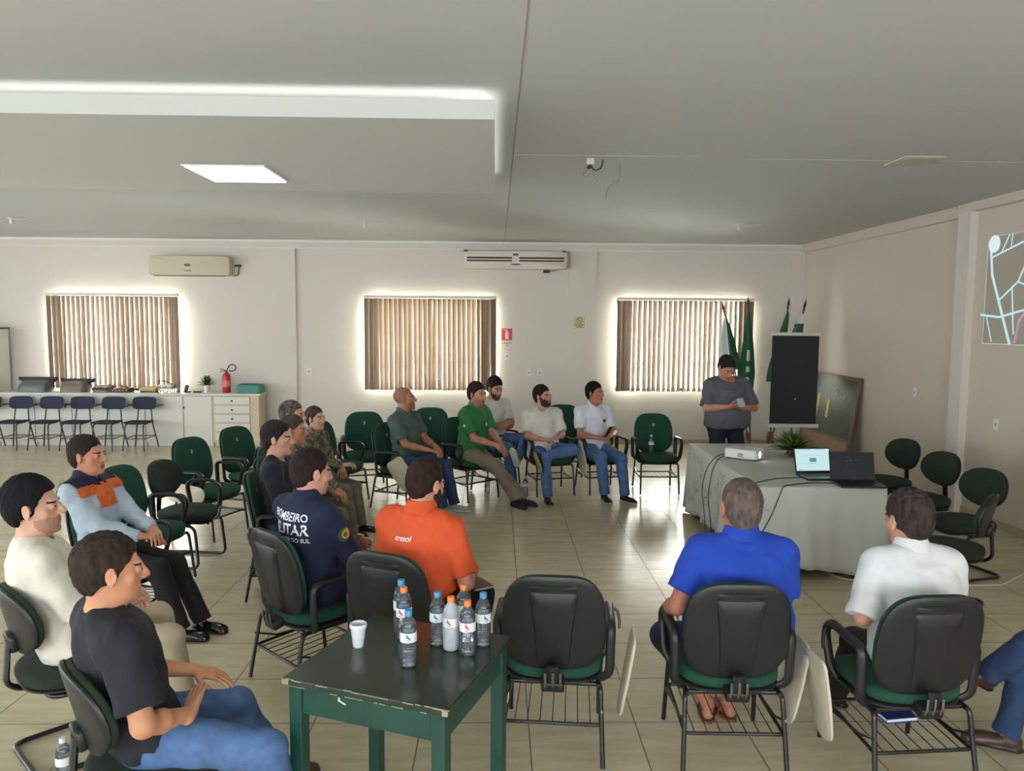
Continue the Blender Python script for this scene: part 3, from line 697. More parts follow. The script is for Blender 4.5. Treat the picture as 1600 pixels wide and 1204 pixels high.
    # --- shirt
    if top:
        o_ = top.get('off', .018); S_ = Field(lo, hi, hh * .95); hem = top.get('hem', -.06)
        S_.put(loft(o_, hem, .505), tl, th, .02, pad=0)
        S_.cone(sh[1] - axu * .05, sh[-1] + axu * .05, .062 + o_, .062 + o_, k=.04)
        for sg in (1, -1):
            a, e_, w_, ap = arms[sg]; g_ = .75 + .25 * G; S_.cone(sp(.492, -.015, sg * .045), a, .047 + o_, .054 + o_, k=.04)
            if top.get('sleeve') == 'long':
                S_.cone(a, e_, .053 * g_ + o_, .042 * g_ + o_, k=.03); S_.cone(e_, w_, .043 * g_ + o_, .028 + o_ * .7, k=.02, cut=(w_ - unit(w_ - e_) * .01, unit(w_ - e_)))
            else:
                q = a + (e_ - a) * top.get('sl', .72); dn = unit(e_ - a); S_.cone(a, q + dn * .08, .054 * g_ + o_, .048 * g_ + o_ * 1.5, k=.03, cut=(q, dn))
        nr = top.get('neck', .062)
        S_.cone(nb - axw * .03 + axv * .015, nb + axw * .12 + axv * .045, nr - .006, nr + .012, k=.006, mode='s')
        S_.noise(top.get('fold', .0065), top.get('fr', 21), top.get('seed', 1)); S_.noise(top.get('fold', .0065) * .35, 43, 5); P, Q = S_.mesh()
        so_ = mesh_obj(top.get('name', 'shirt'), P, Q, top['mat'], E_)
        if top.get('collar'):
            c_ = MB(); N_ = 28; vs = []; fs = []; rr = nr * (.62 + .38 * G) + .008
            up_ = unit(axw * .8 + unit(hc - nb) * .6)
            for k_ in range(N_ + 1):
                a_ = -pi / 2 - pi * .93 + 2 * pi * .93 * k_ / N_ ; gap = 1
                dr = axu * cos(a_) + axv * sin(a_) * 1.05
                base = nb + axv * .008 + dr * rr + axw * (.040 - .040 * max(0, sin(a_)))
                hgt = .03 if True else 0; fr_ = max(0, sin(a_))
                b0 = base - axw * (.012 + .035 * fr_); b1 = base + up_ * (.048 - .032 * fr_) - dr * .004; b2 = base + dr * (.022 + .016 * fr_) - axw * (.016 + .030 * fr_ ** 2)
                vs += [b0, b1, b1 + dr * .005, b2, b2 - dr * .004 - axw * .001]
            for k_ in range(N_):
                for j_ in range(5): q0 = k_ * 5; fs.append([q0 + j_, q0 + (j_ + 1) % 5, q0 + 5 + (j_ + 1) % 5, q0 + 5 + j_])
            fs += [[0, 1, 2, 3, 4], [N_ * 5 + j_ for j_ in range(5)][::-1]]
            c_.add(vs, fs).build('collar', top.get('cmat', top['mat']), E_, smooth=True)
    else: so_ = None
    # --- trousers
    if pants:
        o_ = .012; T_ = Field(np.minimum(lo, pel - .25), np.array([hi[0], hi[1], max(pel[2] + .22, max(l[1][2] for l in legs.values()) + .12)]), hh)
        T_.put(loft(.003, -9, pants.get('waist', .06)), tl, th, .02, pad=0)
        for sg in (1, -1):
            hp, kn, an = legs[sg]; g_ = .75 + .25 * G; dn = unit(an - kn); hm_ = an - dn * pants.get('hem', -.0)
            T_.cone(hp, kn, .088 * g_ + o_, .060 + o_, k=.035); T_.cone(kn, an + dn * .03, .058 + o_, pants.get('cuff', .046) + o_, k=.03, cut=(an + dn * (.012 - pants.get('short', 0)), dn))
        T_.noise(.0035, 26, 4)
        if not stand: T_.plane((0, 0, seat / s - .004), (0, 0, -1), (-.3, -.3, seat / s - .12), (.3, .22, seat / s + .05))
        P, Q = T_.mesh(); mesh_obj('trousers', P, Q, pants['mat'], E_)
    if belt:
        b_ = MB(); wb_ = pants.get('waist', .06) - .012; aa, bbx = np.interp(wb_, Wt, AtB) + .014, np.interp(wb_, Wt, BtB) + .014; cc = np.interp(wb_, Wt, Bc * .5)
        b_.tube([sp(wb_, cc + bbx * sin(2 * pi * k_ / 36), aa * cos(2 * pi * k_ / 36)) for k_ in range(36)], .005, 6, closed=True, flat=3.2, upv=axw); b_.build('belt', belt, E_, smooth=True)
    # --- shoes
    if shoes and not shoes.get('bare'):
        for sg, te, ft in ((1, toeR, footR), (-1, toeL, footL)):
            an = legs[sg][2]; kn = legs[sg][1]
            if te is not None and hasattr(te, '__len__'): td = unit(te)
            else: a_ = te if te is not None else -sg * -.12; td = V3(sin(a_), cos(a_), 0)
            shin = unit(kn - an); upd = V3(0, 0, 1) if an[2] < .13 else shin; td = unit(td - upd * (td @ upd)); sd_ = np.cross(td, upd)
            Rm = np.stack([sd_, td, upd], 1); oo = an - upd * .088; F_ = Field(oo - .32, oo + .32, .007 if near else .009)
            lp = lambda *p: oo + Rm @ V3(*p)
            F_.ell(lp(0, -.028, .045), (.034, .045, .048), Rm, k=.02); F_.ell(lp(.0, .06, .034), (.040, .095, .036), Rm, k=.03); F_.ell(lp(0, .13, .026), (.041, .062, .027), Rm, k=.03)
            F_.cone(lp(0, -.01, .05), lp(0, -.012, .098), .036, .034, k=.02, cut=(lp(0, 0, .096), upd))
            F_.cone(lp(0, -.04, .012), lp(0, .15, .012), .041, .043, k=.004, flat=(upd, .35)); F_.plane(lp(0, 0, .002), -upd)
            P, Q = F_.mesh(); Ri = Rm
            ms = lambda C: (((C - oo) @ Ri)[:, 2] < shoes.get('st', .022)).astype(int)
            mesh_obj('shoe', P, Q, [shoes['mat'], shoes.get('sole', shoes['mat'])], E_, ms)
    elif shoes:
        for sg, te in ((1, toeR), (-1, toeL)):
            an = legs[sg][2]; a_ = te or 0; td = V3(sin(a_), cos(a_), 0); sd_ = np.cross(td, V3(0, 0, 1)); m_ = MB()
            out = [an + td * (.055 + .12 * cos(q)) * 1.0 + sd_ * .045 * sin(q) for q in np.linspace(0, 2 * pi, 24, endpoint=False)]
            vs = [V3(p[0], p[1], z_) for z_ in (.002, .016) for p in out]; fs = [list(range(24))[::-1], [24 + k_ for k_ in range(24)]] + [[k_, (k_ + 1) % 24, 24 + (k_ + 1) % 24, 24 + k_] for k_ in range(24)]
            m_.add(vs, fs)
            for off in (.03, .10): m_.tube([an * V3(1, 1, 0) + td * off + sd_ * .046 * cos(q) + V3(0, 0, .012 + .058 * sin(q) * (1.1 - off * 3)) for q in np.linspace(0, pi, 12)], .004, 6, flat=2.2, upv=td)
            m_.build('sandal', shoes['mat'], E_, smooth=True)
    if glasses:
        g_ = MB()
        for sg in (1, -1):
            g_.tube([hd(sg * .031 + .021 * cos(q), .101, .002 + .016 * sin(q)) for q in np.linspace(0, 2 * pi, 16, endpoint=False)], .0014, 5, closed=True); g_.tube([hd(sg * .052, .100, .008), hd(sg * .080, .07, .008), hd(sg * .083, -.005, .010)], .0014, 5)
        g_.tube([hd(-.010, .102, .006), hd(0, .104, .009), hd(.010, .102, .006)], .0014, 5); g_.build('glasses', glasses, E_, smooth=True)
    E_['_'] = 0; del E_['_']
    return dict(E=E_, shirt=so_, hd=hd, HR=HR, sp=sp, A=A, arms=arms, legs=legs, hc=hc)
def print_on(pr, txt, size, w0, u0, back=True, mt=None, name='lettering', bold=True, rows=None):
    """lettering laid onto the cloth: every glyph vertex is projected on the shirt surface"""
    bpy.context.view_layer.update(); dg = bpy.context.evaluated_depsgraph_get(); me = pr['shirt'].data
    bv = BVHTree.FromPolygons([v.co[:] for v in me.vertices], [p.vertices[:] for p in me.polygons]); A = pr['A']; mb = MB()
    vs, fs = text_mesh(txt, size, bold=bold) if isinstance(txt, str) else txt; out = []
    for (x_, y_, _) in vs:
        sg = -1 if back else 1
        p = pr['sp'](w0 + y_, sg * .4, u0 + (x_ if back else -x_)); d = Vector(A[:, 1] * -sg)
        hit = bv.ray_cast(Vector(p), d); q = np.array(hit[0]) if hit[0] is not None else p - np.array(d) * -.3
        out.append(q - np.array(d) * .004)
    mb.add(out, fs); return mb.build(name, mt, pr['E'])
# ------------------------------------------------------------------ chairs
def back_map(zc, lean, ybase, curve, sgn=1):
    def f(x, y, h):
        yy = -(y) * sin(lean) + h * cos(lean); zz = y * cos(lean) + h * sin(lean)
        return (x, ybase + yy + curve * (x / .23) ** 2, zc + zz)
    return f
def make_desk_chair():
    t = empty('desk_chair')
    seat = sup(.245, .225, 3.4, 44, lambda v: 1 - .06 * (v < 0) * abs(v) ** 2)
    MB().pad(seat, rings(.030, e=.12), lambda x, y, h: (x, y + .01, .435 + h - .035 * max(0, (y - .13) / .1) ** 2 * .6 + .008 * (x / .24) ** 2)).build('seat', GREENF, t, smooth=True)
    MB().pad(seat, rings(.012), lambda x, y, h: (x * .99, y * .99 + .01, .395 + h - .035 * max(0, (y - .13) / .1) ** 2 * .5)).build('seat_shell', BLACKP, t, smooth=True)
    tp = lambda v: 1 - .10 * max(0, v) ** 1.5 - .10 * max(0, -v) ** 2
    out = sup(.245, .245, 3.6, 48, tp); fm = back_map(.695, radians(11), -.245, .028)
    MB().pad([(x * .97, y * .97) for x, y in out], rings(.016, e=.35), lambda x, y, h: fm(x, y, h + .022)).build('backrest', GREENF, t, smooth=True)
    sh = MB().pad(out, rings(.012, e=0), lambda x, y, h: fm(x, y, h - .004))
    # raised spine and ledge moulded in the rear shell
    sp_ = [(-.075, -.235), (.075, -.235), (.095, .02), (.118, .17), (-.118, .17), (-.095, .02)]
    sp_ = [tuple(p[:2]) for p in fillet([(a, b, 0) for a, b in sp_], .03, closed=True)]
    sh.pad([(x, y + .0) for x, y in sp_], [(0, -.012), (.5, -.012), (.93, -.012), (1, -.004), (1.02, .006)], lambda x, y, h: fm(x, y, h - .011))
    sh.build('backrest_shell', BLACKP, t, smooth=True)
    MB().pad(sup(.115, .022, 4, 24), [(0, -.006), (.9, -.006), (1, 0), (1, .004)], lambda x, y, h: fm(x, y + .185, h - .014)).build('grip_ledge', BLACKP, t, smooth=True)
    e = MB().pad(sup(.016, .020, 2, 16), [(0, .0015), (.6, .0015), (1, .0005)], lambda x, y, h: fm(x, y + .10, h + .0445)); e.build('emblem', EMB, t)
    e = MB().pad(sup(.006, .008, 2, 10), [(0, .003), (.6, .003), (1, .0015)], lambda x, y, h: fm(x + .002, y + .088, h + .0455)); e.build('emblem_mark', EMBW, t)
    b = MB(); b.box((0, -.225, .405), (.11, .10, .05), rx3(.25), .01); b.tube([(0, -.20, .385), (0, -.265, .40), (0, -.275, .50)], .03, 10, flat=.4, fl=.05, upv=(0, 1, 0)); b.build('back_bracket', BLACKP, t, smooth=True)
    c = MB()
    for x in (-.035, .0, .035): c.tube([(x, -.262, .385), (x, -.283, .42), (x, -.288, .475)], .007, 6, fl=.02)
    c.build('bracket_strip', CHROME, t, smooth=True)
    # frame
    r = .0115; fr = MB()
    for y in (-.17, .17): fr.tube([(-.215, y, .375), (.215, y, .375)], r)
    for x in (-.215, .215): fr.tube([(x, -.2, .375), (x, .2, .375)], r)
    fr.build('seat_frame', BLACKM, t, smooth=True)
    for sx in (-1, 1):
        MB().tube([(sx * .215, .15, .378), (sx * .225, .20, .372), (sx * .235, .245, .012)], r, fl=.05).build('leg', BLACKM, t, smooth=True)
        MB().tube([(sx * .215, -.15, .378), (sx * .225, -.20, .372), (sx * .24, -.265, .012)], r, fl=.05).build('leg', BLACKM, t, smooth=True)
        a = MB(); a.tube([(sx * .225, -.13, .385), (sx * .268, -.15, .42), (sx * .272, -.165, .655), (sx * .272, .13, .665), (sx * .270, .165, .60), (sx * .262, .12, .44), (sx * .225, .10, .388)], .0155, 10, fl=.05, flat=1.5, upv=(1, 0, 0)); a.build('armrest', BLACKP, t, smooth=True)
    k = MB(); z = .20
    k.tube([(-.228, -.225, z), (.228, -.225, z), (.222, .21, z + .02), (-.222, .21, z + .02)], .0085, 8, closed=True, fl=.02)
    for sx in (-1, 1): k.tube([(sx * .234, .222, z - .0), (sx * .228, -.1, z + .02), (sx * .232, -.235, z + .07)], .006, 6)
    k.build('basket_rail', BLACKM, t, smooth=True)
    k = MB()
    for i in range(7): x = -.18 + .06 * i; k.tube([(x, -.225, z), (x * .98, .21, z + .02)], .0028, 5)
    k.build('book_basket', BLACKM, t, smooth=True)
    return t
def tablet(sg, mode='hang'):
    """writing board folded down beside the armrest; sg = side of the sitter (+1 right)"""
    m = MB(); o = [(-.115, .0), (.115, .0), (.125, -.2), (.10, -.40), (.02, -.44), (-.09, -.40), (-.12, -.2)]
    o = [tuple(p[:2]) for p in fillet([(a, b, 0) for a, b in o], .05, closed=True)]
    if mode == 'hang': f = lambda x, y, h: (sg * (.395 + h + y * .16), .02 + x * .85, .55 + y * .98)
    elif mode == 'side': f = lambda x, y, h: (sg * (.325 + h + .25 * x * .3), -.06 - y * .98 - .13, .47 + x * .75)
    else: f = lambda x, y, h: (sg * (.325 + h), .12 + x * cos(.6) - y * sin(.6), .60 + (x * sin(.6) + y * cos(.6)) * .9)
    cx, cy = 0, -.2
    m.pad([(x - cx, y - cy) for x, y in o], [(0, -.008), (.97, -.008), (1, -.005), (1, .005), (.97, .008), (0, .008)], lambda x, y, h: f(x + cx * (1), y + cy, h))
    return m
def add_tablet(ch, sg, mode='hang'):
    tablet(sg, mode).build('writing_tablet', TABLET, ch, smooth=True)
    MB().tube([(sg * .27, .10, .64), (sg * .31, .10, .645), (sg * .325, .09, .60), (sg * .325, .08, .55)], .007, 8, fl=.02).build('tablet_hinge', BLACKM, ch, smooth=True)
def make_oval_chair(arms=False):
    t = empty('visitor_chair')
    seat = sup(.235, .225, 2.7, 44, lambda v: 1 - .12 * max(0, -v) ** 2)
    MB().pad(seat, rings(.032, e=.12), lambda x, y, h: (x, y + .01, .435 + h - .03 * max(0, (y - .12) / .1) ** 2)).build('seat', GREEND, t, smooth=True)
    MB().pad(seat, rings(.010), lambda x, y, h: (x * .98, y * .98 + .01, .395 + h - .03 * max(0, (y - .12) / .1) ** 2)).build('seat_shell', BLACKP, t, smooth=True)
    tp = lambda v: 1.0 - .16 * max(0, -v) ** 1.5
    out = sup(.225, .165, 2.35, 44, tp); fm = back_map(.715, radians(13), -.235, .05)
    MB().pad([(x * .97, y * .97) for x, y in out], rings(.020, e=.2), lambda x, y, h: fm(x, y, h + .024)).build('backrest', GREEND, t, smooth=True)
    MB().pad(out, rings(.012, e=0), lambda x, y, h: fm(x, y, h)).build('backrest_shell', BLACKP, t, smooth=True)
    MB().pad(sup(.055, .05, 3, 24), rings(.016), lambda x, y, h: fm(x, y - .10, h - .022)).build('back_bracket', BLACKP, t, smooth=True)
    MB().tube([(0, .02, .378), (0, -.21, .378), (0, -.262, .42), (0, -.245, .62)], .013, 10, fl=.07, flat=2.3, upv=(1, 0, 0)).build('back_support', BLACKM, t, smooth=True)
    r = .0125; f = MB()
    f.tube([(-.215, -.20, .015), (-.215, .235, .015), (-.205, .20, .37), (-.2, -.13, .37), (.2, -.13, .37), (.205, .20, .37), (.215, .235, .015), (.215, -.20, .015)], r, 10, closed=True, fl=.07)
    f.build('sled_frame', BLACKM, t, smooth=True)
    f = MB(); f.tube([(-.2, .12, .372), (.2, .12, .372)], .01); f.build('crossbar', BLACKM, t, smooth=True)
    if arms:
        for sx in (-1, 1):
            MB().tube([(sx * .21, -.10, .385), (sx * .275, -.13, .44), (sx * .28, -.17, .64), (sx * .28, .08, .66), (sx * .28, .16, .60), (sx * .27, .15, .44), (sx * .21, .11, .385)], .0155, 10, fl=.07, flat=1.5, upv=(1, 0, 0)).build('armrest', BLACKP, t, smooth=True)
    return t
def place(src, x, y, face, label, group, first=[]):
    o = src if id(src) not in first else copy_tree(src)
    first.append(id(src)) if id(src) not in first else None
    o.location = (x, y, 0); o.rotation_euler = (0, 0, radians(face - 90)); tag(o, label, 'chair', group); return o
DC = make_desk_chair(); OC = make_oval_chair(False); OA = make_oval_chair(True)
GD = 'green padded writing chairs'; GO = 'oval-backed visitor chairs'; CH = {}
def bt(px, py, face, d=.31): return (px + d * cos(radians(face)), py + d * sin(radians(face)), face)
DCS = [
 ('S', (.30, 3.66, 84), 'empty black-backed green chair right of the small green table', (1, 'hang')),
 ('T', (1.12, 3.56, 88), 'black-backed green chair under the man in royal blue', (1, 'hang')),
 ('U', (1.90, 3.41, 94), 'black-backed chair under the white-shirted man, blue folder beneath', (-1, 'hang')),
 ('Q', (-1.07, 4.32, 46), 'black-backed chair under the man in the navy lettered shirt', None),
 ('R', (-.46, 3.98, 66), 'black-backed green chair under the man in the orange polo', None),
 ('A', (-2.76, 7.28, -22), 'empty green chair with a cream writing tablet folded at its side', (1, 'side')),
 ('B', (-2.58, 8.03, -24), 'empty green chair in front of the drawers of the white cabinet', None),
 ('C', (-2.72, 5.86, -14), 'empty green chair just behind the man with the orange shoulder patches', None),
 ('X5', (-1.60, 5.74, 6), 'green chair seen edge-on under the man in the black crew-neck', None),
 ('Y6', (-1.70, 6.33, -4), 'green chair under the nearer cropped-haired soldier, mostly hidden', None),
 ('Y7', (-1.86, 6.88, -8), 'green chair under the greying soldier, mostly hidden in the row', None),
 ('Y8', (-1.80, 7.45, -14), 'green chair under the woman in camouflage uniform', None),
 ('G', (-1.60, 9.27, -76), 'empty green chair standing directly left of the bald man', None),
 ('H', (-1.78, 8.55, -20), 'green chair half hidden behind the woman in uniform', None),
 ('I', (-1.04, 8.38, -30), 'green chair with a raised cream tablet under the bald man', (1, 'tilt')),
 ('J', (-.86, 9.75, -88), 'empty green chair half hidden behind the bald man', None),
 ('K', (-.30, 8.86, -48), 'green chair under the man in the bright green polo', None),
 ('K2', (-.02, 9.66, -58), 'green chair under the man with crossed arms by the window', (1, 'hang')),
 ('M', (.66, 9.10, -76), 'green chair under the bearded man with glasses', (-1, 'tilt')),
 ('N', (.92, 10.2, -92), 'empty green chair half hidden behind the man with glasses', None),
 ('O', (1.30, 9.20, -76), 'green chair under the man in the white polo', None),
 ('P', (1.99, 9.23, -90), 'empty green chair with a water bottle standing on its seat', None),
]
for k, (x, y, f), lab, tb in DCS:
    o = place(DC, x, y, f, lab, GD); CH[k] = o
for k, (x, y, f), lab, tb in DCS:
    if tb: add_tablet(CH[k], tb[0], tb[1])
for k, (x, y, f), lab, a in [
 ('V', (-1.30, 2.76, 40), 'dark oval-backed chair under the man in the black T-shirt', 0),
 ('W', (-2.06, 3.58, 46), 'dark oval-backed chair at the left edge under the man in cream', 0),
 ('r1', bt(4.44, 7.90, 196), 'black oval-backed chair by the right wall, farthest of the row', 0),
 ('r2', bt(4.38, 7.10, 194), 'black oval-backed chair by the right wall, in front of the pale pillar', 0),
 ('r3', bt(4.25, 6.27, 196), 'black oval-backed chair by the right wall, nearest facing the table', 0),
 ('r4', (3.40, 5.45, 140), 'black oval-backed chair turned away, low at the right behind the white shirt', 0),
 ('D', (-2.66, 6.46, -10), 'empty dark green oval-backed armchair between two brighter green chairs', 1),
 ('X6', (-2.3, 8.75, -20), 'black oval-backed armchair mostly hidden behind the seated row', 1)]:
    CH[k] = place(OA if a else OC, x, y, f, lab, GO)
t = empty('desk_chair', (-2.48, 5.02, 0), radians(-98), 'green armchair under the man with orange shoulder patches', 'chair', GD)
for ch in list(DC.children): copy_tree(ch, t)
# ------------------------------------------------------------------ small green table, bottles, cup

t = empty('side_table', (-.365, 2.975, 0), radians(-21), 'small square dark green painted table with chipped edges', 'table')
MB().bb(-.345, .345, -.335, .335, .715, .742, .004).build('tabletop', GREENTOP, t)
r_ = random.Random(3); m = MB()
for k in range(34):
    x = r_.uniform(-.34, .34); L_ = r_.uniform(.008, .05)
    m.box((x, -.3345, r_.choice((.741, .738, .716))), (L_, .003, r_.uniform(.002, .004)), None)
for k in range(5): m.box((-.3445, r_.uniform(-.33, -.2), .74), (.003, .02, .004))
m.box((.335, -.334, .729), (.022, .004, .022)); m.box((-.33, -.334, .729), (.03, .004, .02)); m.build('chipped_edge', CHIP, t)
a = MB()
for s_ in (-1, 1): a.bb(-.28, .28, s_ * .295 - .011, s_ * .295 + .011, .60, .715); a.bb(s_ * .305 - .011, s_ * .305 + .011, -.27, .27, .60, .715)
a.build('apron', GREENP, t)
for sx in (-1, 1):
    for sy in (-1, 1): MB().bb(sx * .30 - .027, sx * .30 + .027, sy * .29 - .027, sy * .29 + .027, 0, .715, .003).build('leg', GREENP, t)
m = MB().box((-.10, -.3068, .675), (.035, .001, .006), ry3(.35)).box((-.112, -.3068, .684), (.008, .001, .016)); m.build('paint_mark', mat('mark_white', (210, 215, 205), .6), t)
PET = glassmat('pet_clear', (236, 242, 246), .05, .06); PETM = glassmat('pet_misted', (225, 232, 238), .25, .5)
WAT = mat('water', (236, 244, 250), .0, trans=1); WAT.node_tree.nodes['Principled BSDF'].inputs['IOR'].default_value = 1.33
LABW = mat('label_white', (226, 228, 230), .5); LABB = mat('label_blue', (60, 130, 175), .5); LABR = mat('label_red', (206, 78, 62), .5)
CAPB = mat('cap_blue', (52, 140, 190), .45); CAPO = mat('cap_orange', (226, 126, 44), .45)
def make_bottle(cap, ink, misted=False, wave=False, lab=True):
    t = empty('water_bottle'); R = .0325; pr = [(0, .004), (.02, .002), (.029, .004), (.0315, .012)]
    z = .018
    while z < .098: pr += [(R - .0022, z), (R, z + .005), (R - .0022, z + .010)]; z += .011
    pr += [(R - .001, .102), (R - .001, .142), (R, .146), (R - .0015, .152), (R, .158), (.0305, .170), (.026, .182), (.018, .193), (.0135, .200), (.0125, .203), (.0125, .212), (0, .213)]
    if wave: pr = [(0, .006), (.022, .001), (.030, .006), (.0325, .02), (.0325, .10), (.031, .104)] + pr[-14:]
    MB().lathe(pr, 28).build('bottle_body', PETM if misted else PET, t, smooth=True, auto=False)
    MB().lathe([(0, .007)] + [(min(r_ - .0012, .031), z_) for r_, z_ in pr if .011 < z_ < .16] + [(.028, .162), (0, .162)], 28).build('water_fill', WAT, t, smooth=True)
    if lab:
        MB().lathe([(R + .0004, .104), (R + .0004, .142)], 28, cap=False).build('label_band', LABW, t, smooth=True)
        m = MB()
        for a0 in (-1.9, .3, 2.4):
            for (da, z0, L_, h_) in ((0, .125, .55, .010), (.15, .118, .45, .006), (-.1, .133, .3, .006), (.1, .109, .7, .003)):
                q = [a0 + da + L_ * i / 6 - L_ / 2 for i in range(7)]; vs = []; fs = []
                for i, an in enumerate(q):
                    hh_ = h_ * (1 - (i / 6 - .4) ** 2 * 2.2); z_ = z0 + .004 * sin(i * .9)
                    vs += [((R + .0009) * cos(an), (R + .0009) * sin(an), z_ - hh_ / 2), ((R + .0009) * cos(an), (R + .0009) * sin(an), z_ + hh_ / 2)]
                for i in range(6): fs.append([2 * i, 2 * i + 2, 2 * i + 3, 2 * i + 1])
                m.add(vs, fs)
        m.build('label_print', ink, t)
    c = MB().lathe([(0, .226), (.0135, .226), (.0148, .224), (.0148, .209), (.0152, .208), (.0152, .204), (.0130, .204)], 20); c.build('cap', cap, t, smooth=True)
    return t
bB = make_bottle(CAPB, LABB); bO = make_bottle(CAPO, LABR, False, True); bM = make_bottle(CAPO, LABR, True, True); bP = make_bottle(mat('cap_white', (210, 214, 216), .5), LABW)
used = set()
def bottle(src, x, y, z, rz, label, group, sc=1):
    o = copy_tree(src) if src.name in used else src; used.add(src.name)
    o.location = (x, y, z); o.rotation_euler = (0, 0, rz); o.scale = (sc,) * 3; tag(o, label, 'bottle', group); return o
TZ = .742; GB = 'water bottles on the green table'
bottle(bB, -.338, 2.885, TZ, .4, 'blue-capped water bottle nearest the camera on the green table', GB)
bottle(bO, -.385, 3.13, TZ, 0, 'orange-capped water bottle directly behind the nearest blue-capped one', GB, 1.02)
bottle(bB, -.405, 3.20, TZ, 1, 'blue-capped water bottle hidden behind an orange-capped one, at the left', GB, 1.05)
bottle(bB, -.240, 3.085, TZ, .2, 'blue-capped bottle at the left of the cluster near the table corner', GB)
bottle(bM, -.180, 3.03, TZ, .1, 'orange-capped misted bottle in the middle of the cluster', GB)
bottle(bO, -.110, 2.985, TZ, .3, 'orange-capped clear bottle at the front of the cluster', GB)
bottle(bO, -.135, 3.17, TZ, .9, 'orange-capped bottle at the back of the cluster', GB)
bottle(bB, -.048, 3.075, TZ, .7, 'blue-capped bottle at the right end of the cluster', GB)
GF = 'water bottles standing about'
bottle(bP, -1.93, 3.28, 0, 0, 'water bottle on the floor beside the chair at the left edge', GF)
bottle(bP, 1.93, 9.27, .47, 0, 'water bottle standing on the seat of the empty green chair', GF)
bottle(bP, .36, 9.0, 0, 0, 'water bottle on the floor beside the chair of the man with glasses', GF)
bottle(bP, -.10, 9.12, 0, 0, 'water bottle on the floor behind the green polo man', GF)
t = empty('plastic_cup', (-.567, 3.063, TZ), 0, 'white disposable plastic cup on the green table', 'cup')
CUPM = mat('cup_white', (222, 226, 230), .35)
MB().lathe([(0, 0), (.0205, 0), (.022, .002), (.0325, .088), (.0318, .088), (.0212, .004), (0, .004)], 28).build('cup_wall', CUPM, t, smooth=True)
MB().lathe([(.0325, .083), (.0355, .083), (.036, .088), (.035, .097), (.0325, .099), (.0318, .097), (.0318, .083), (.0325, .083)], 28).build('rim', CUPM, t, smooth=True)
# ------------------------------------------------------------------ presentation table under its cloth
TX0, TX1, TY0, TY1, TH = 2.14, 3.20, 6.02, 8.24, .765
t = empty('presentation_table', ((TX0 + TX1) / 2, (TY0 + TY1) / 2, 0), 0, 'long table standing under the white cloth with the projector', 'table')
wx, wy = (TX1 - TX0) / 2, (TY1 - TY0) / 2
MB().bb(-wx + .02, wx - .02, -wy + .02, wy - .02, TH - .035, TH - .006).build('tabletop', mat('table_wood', (120, 90, 64), .5), t)
for sx in (-1, 1):
    for sy in (-1, 1): MB().bb(sx * (wx - .08) - .025, sx * (wx - .08) + .025, sy * (wy - .1) - .025, sy * (wy - .1) + .025, 0, TH - .035).build('leg', BLACKM, t)
def clothmat():
    m = mat('tablecloth', (196, 198, 192), .85, bump=.2, bscale=200); nt = m.node_tree; b = nt.nodes['Principled BSDF']; N = nt.nodes.new; Lk = nt.links.new
    tc = N('ShaderNodeTexCoord'); v = N('ShaderNodeTexVoronoi'); v.feature = 'DISTANCE_TO_EDGE'; v.inputs['Scale'].default_value = 22; 
    ns = N('ShaderNodeTexNoise'); ns.inputs['Scale'].default_value = 9; Lk(tc.outputs['Object'], ns.inputs['Vector']); mp = N('ShaderNodeVectorMath'); mp.operation = 'ADD'
    Lk(tc.outputs['Object'], mp.inputs[0]); sc_ = N('ShaderNodeVectorMath'); sc_.operation = 'SCALE'; sc_.inputs['Scale'].default_value = .12; Lk(ns.outputs['Color'], sc_.inputs[0]); Lk(sc_.outputs[0], mp.inputs[1]); Lk(mp.outputs[0], v.inputs['Vector'])
    lt = N('ShaderNodeMath'); lt.operation = 'LESS_THAN'; lt.inputs[1].default_value = .06; Lk(v.outputs['Distance'], lt.inputs[0])
    # embroidery only on patches of the side drop: below the top, where a coarse noise is high
    sp = N('ShaderNodeSeparateXYZ'); Lk(tc.outputs['Object'], sp.inputs[0]); zz = N('ShaderNodeMath'); zz.operation = 'LESS_THAN'; zz.inputs[1].default_value = TH - .08; Lk(sp.outputs[2], zz.inputs[0])
    xx = N('ShaderNodeMath'); xx.operation = 'LESS_THAN'; xx.inputs[1].default_value = -wx + .08; Lk(sp.outputs[0], xx.inputs[0])
    n3 = N('ShaderNodeTexNoise'); n3.inputs['Scale'].default_value = 3.2; Lk(tc.outputs['Object'], n3.inputs['Vector']); g3 = N('ShaderNodeMath'); g3.operation = 'GREATER_THAN'; g3.inputs[1].default_value = .52; Lk(n3.outputs['Fac'], g3.inputs[0])
    a = lt.outputs[0]
    for q in (zz, xx, g3):
        mm = N('ShaderNodeMath'); mm.operation = 'MULTIPLY'; Lk(a, mm.inputs[0]); Lk(q.outputs[0], mm.inputs[1]); a = mm.outputs[0]
    m4 = N('ShaderNodeMath'); m4.operation = 'MULTIPLY'; m4.inputs[1].default_value = .6; Lk(a, m4.inputs[0])
    mx = N('ShaderNodeMixRGB'); Lk(m4.outputs[0], mx.inputs[0]); mx.inputs[1].default_value = (*s2l((196, 198, 192)), 1); mx.inputs[2].default_value = (*s2l((110, 112, 108)), 1); Lk(mx.outputs[0], b.inputs['Base Color'])
    return m
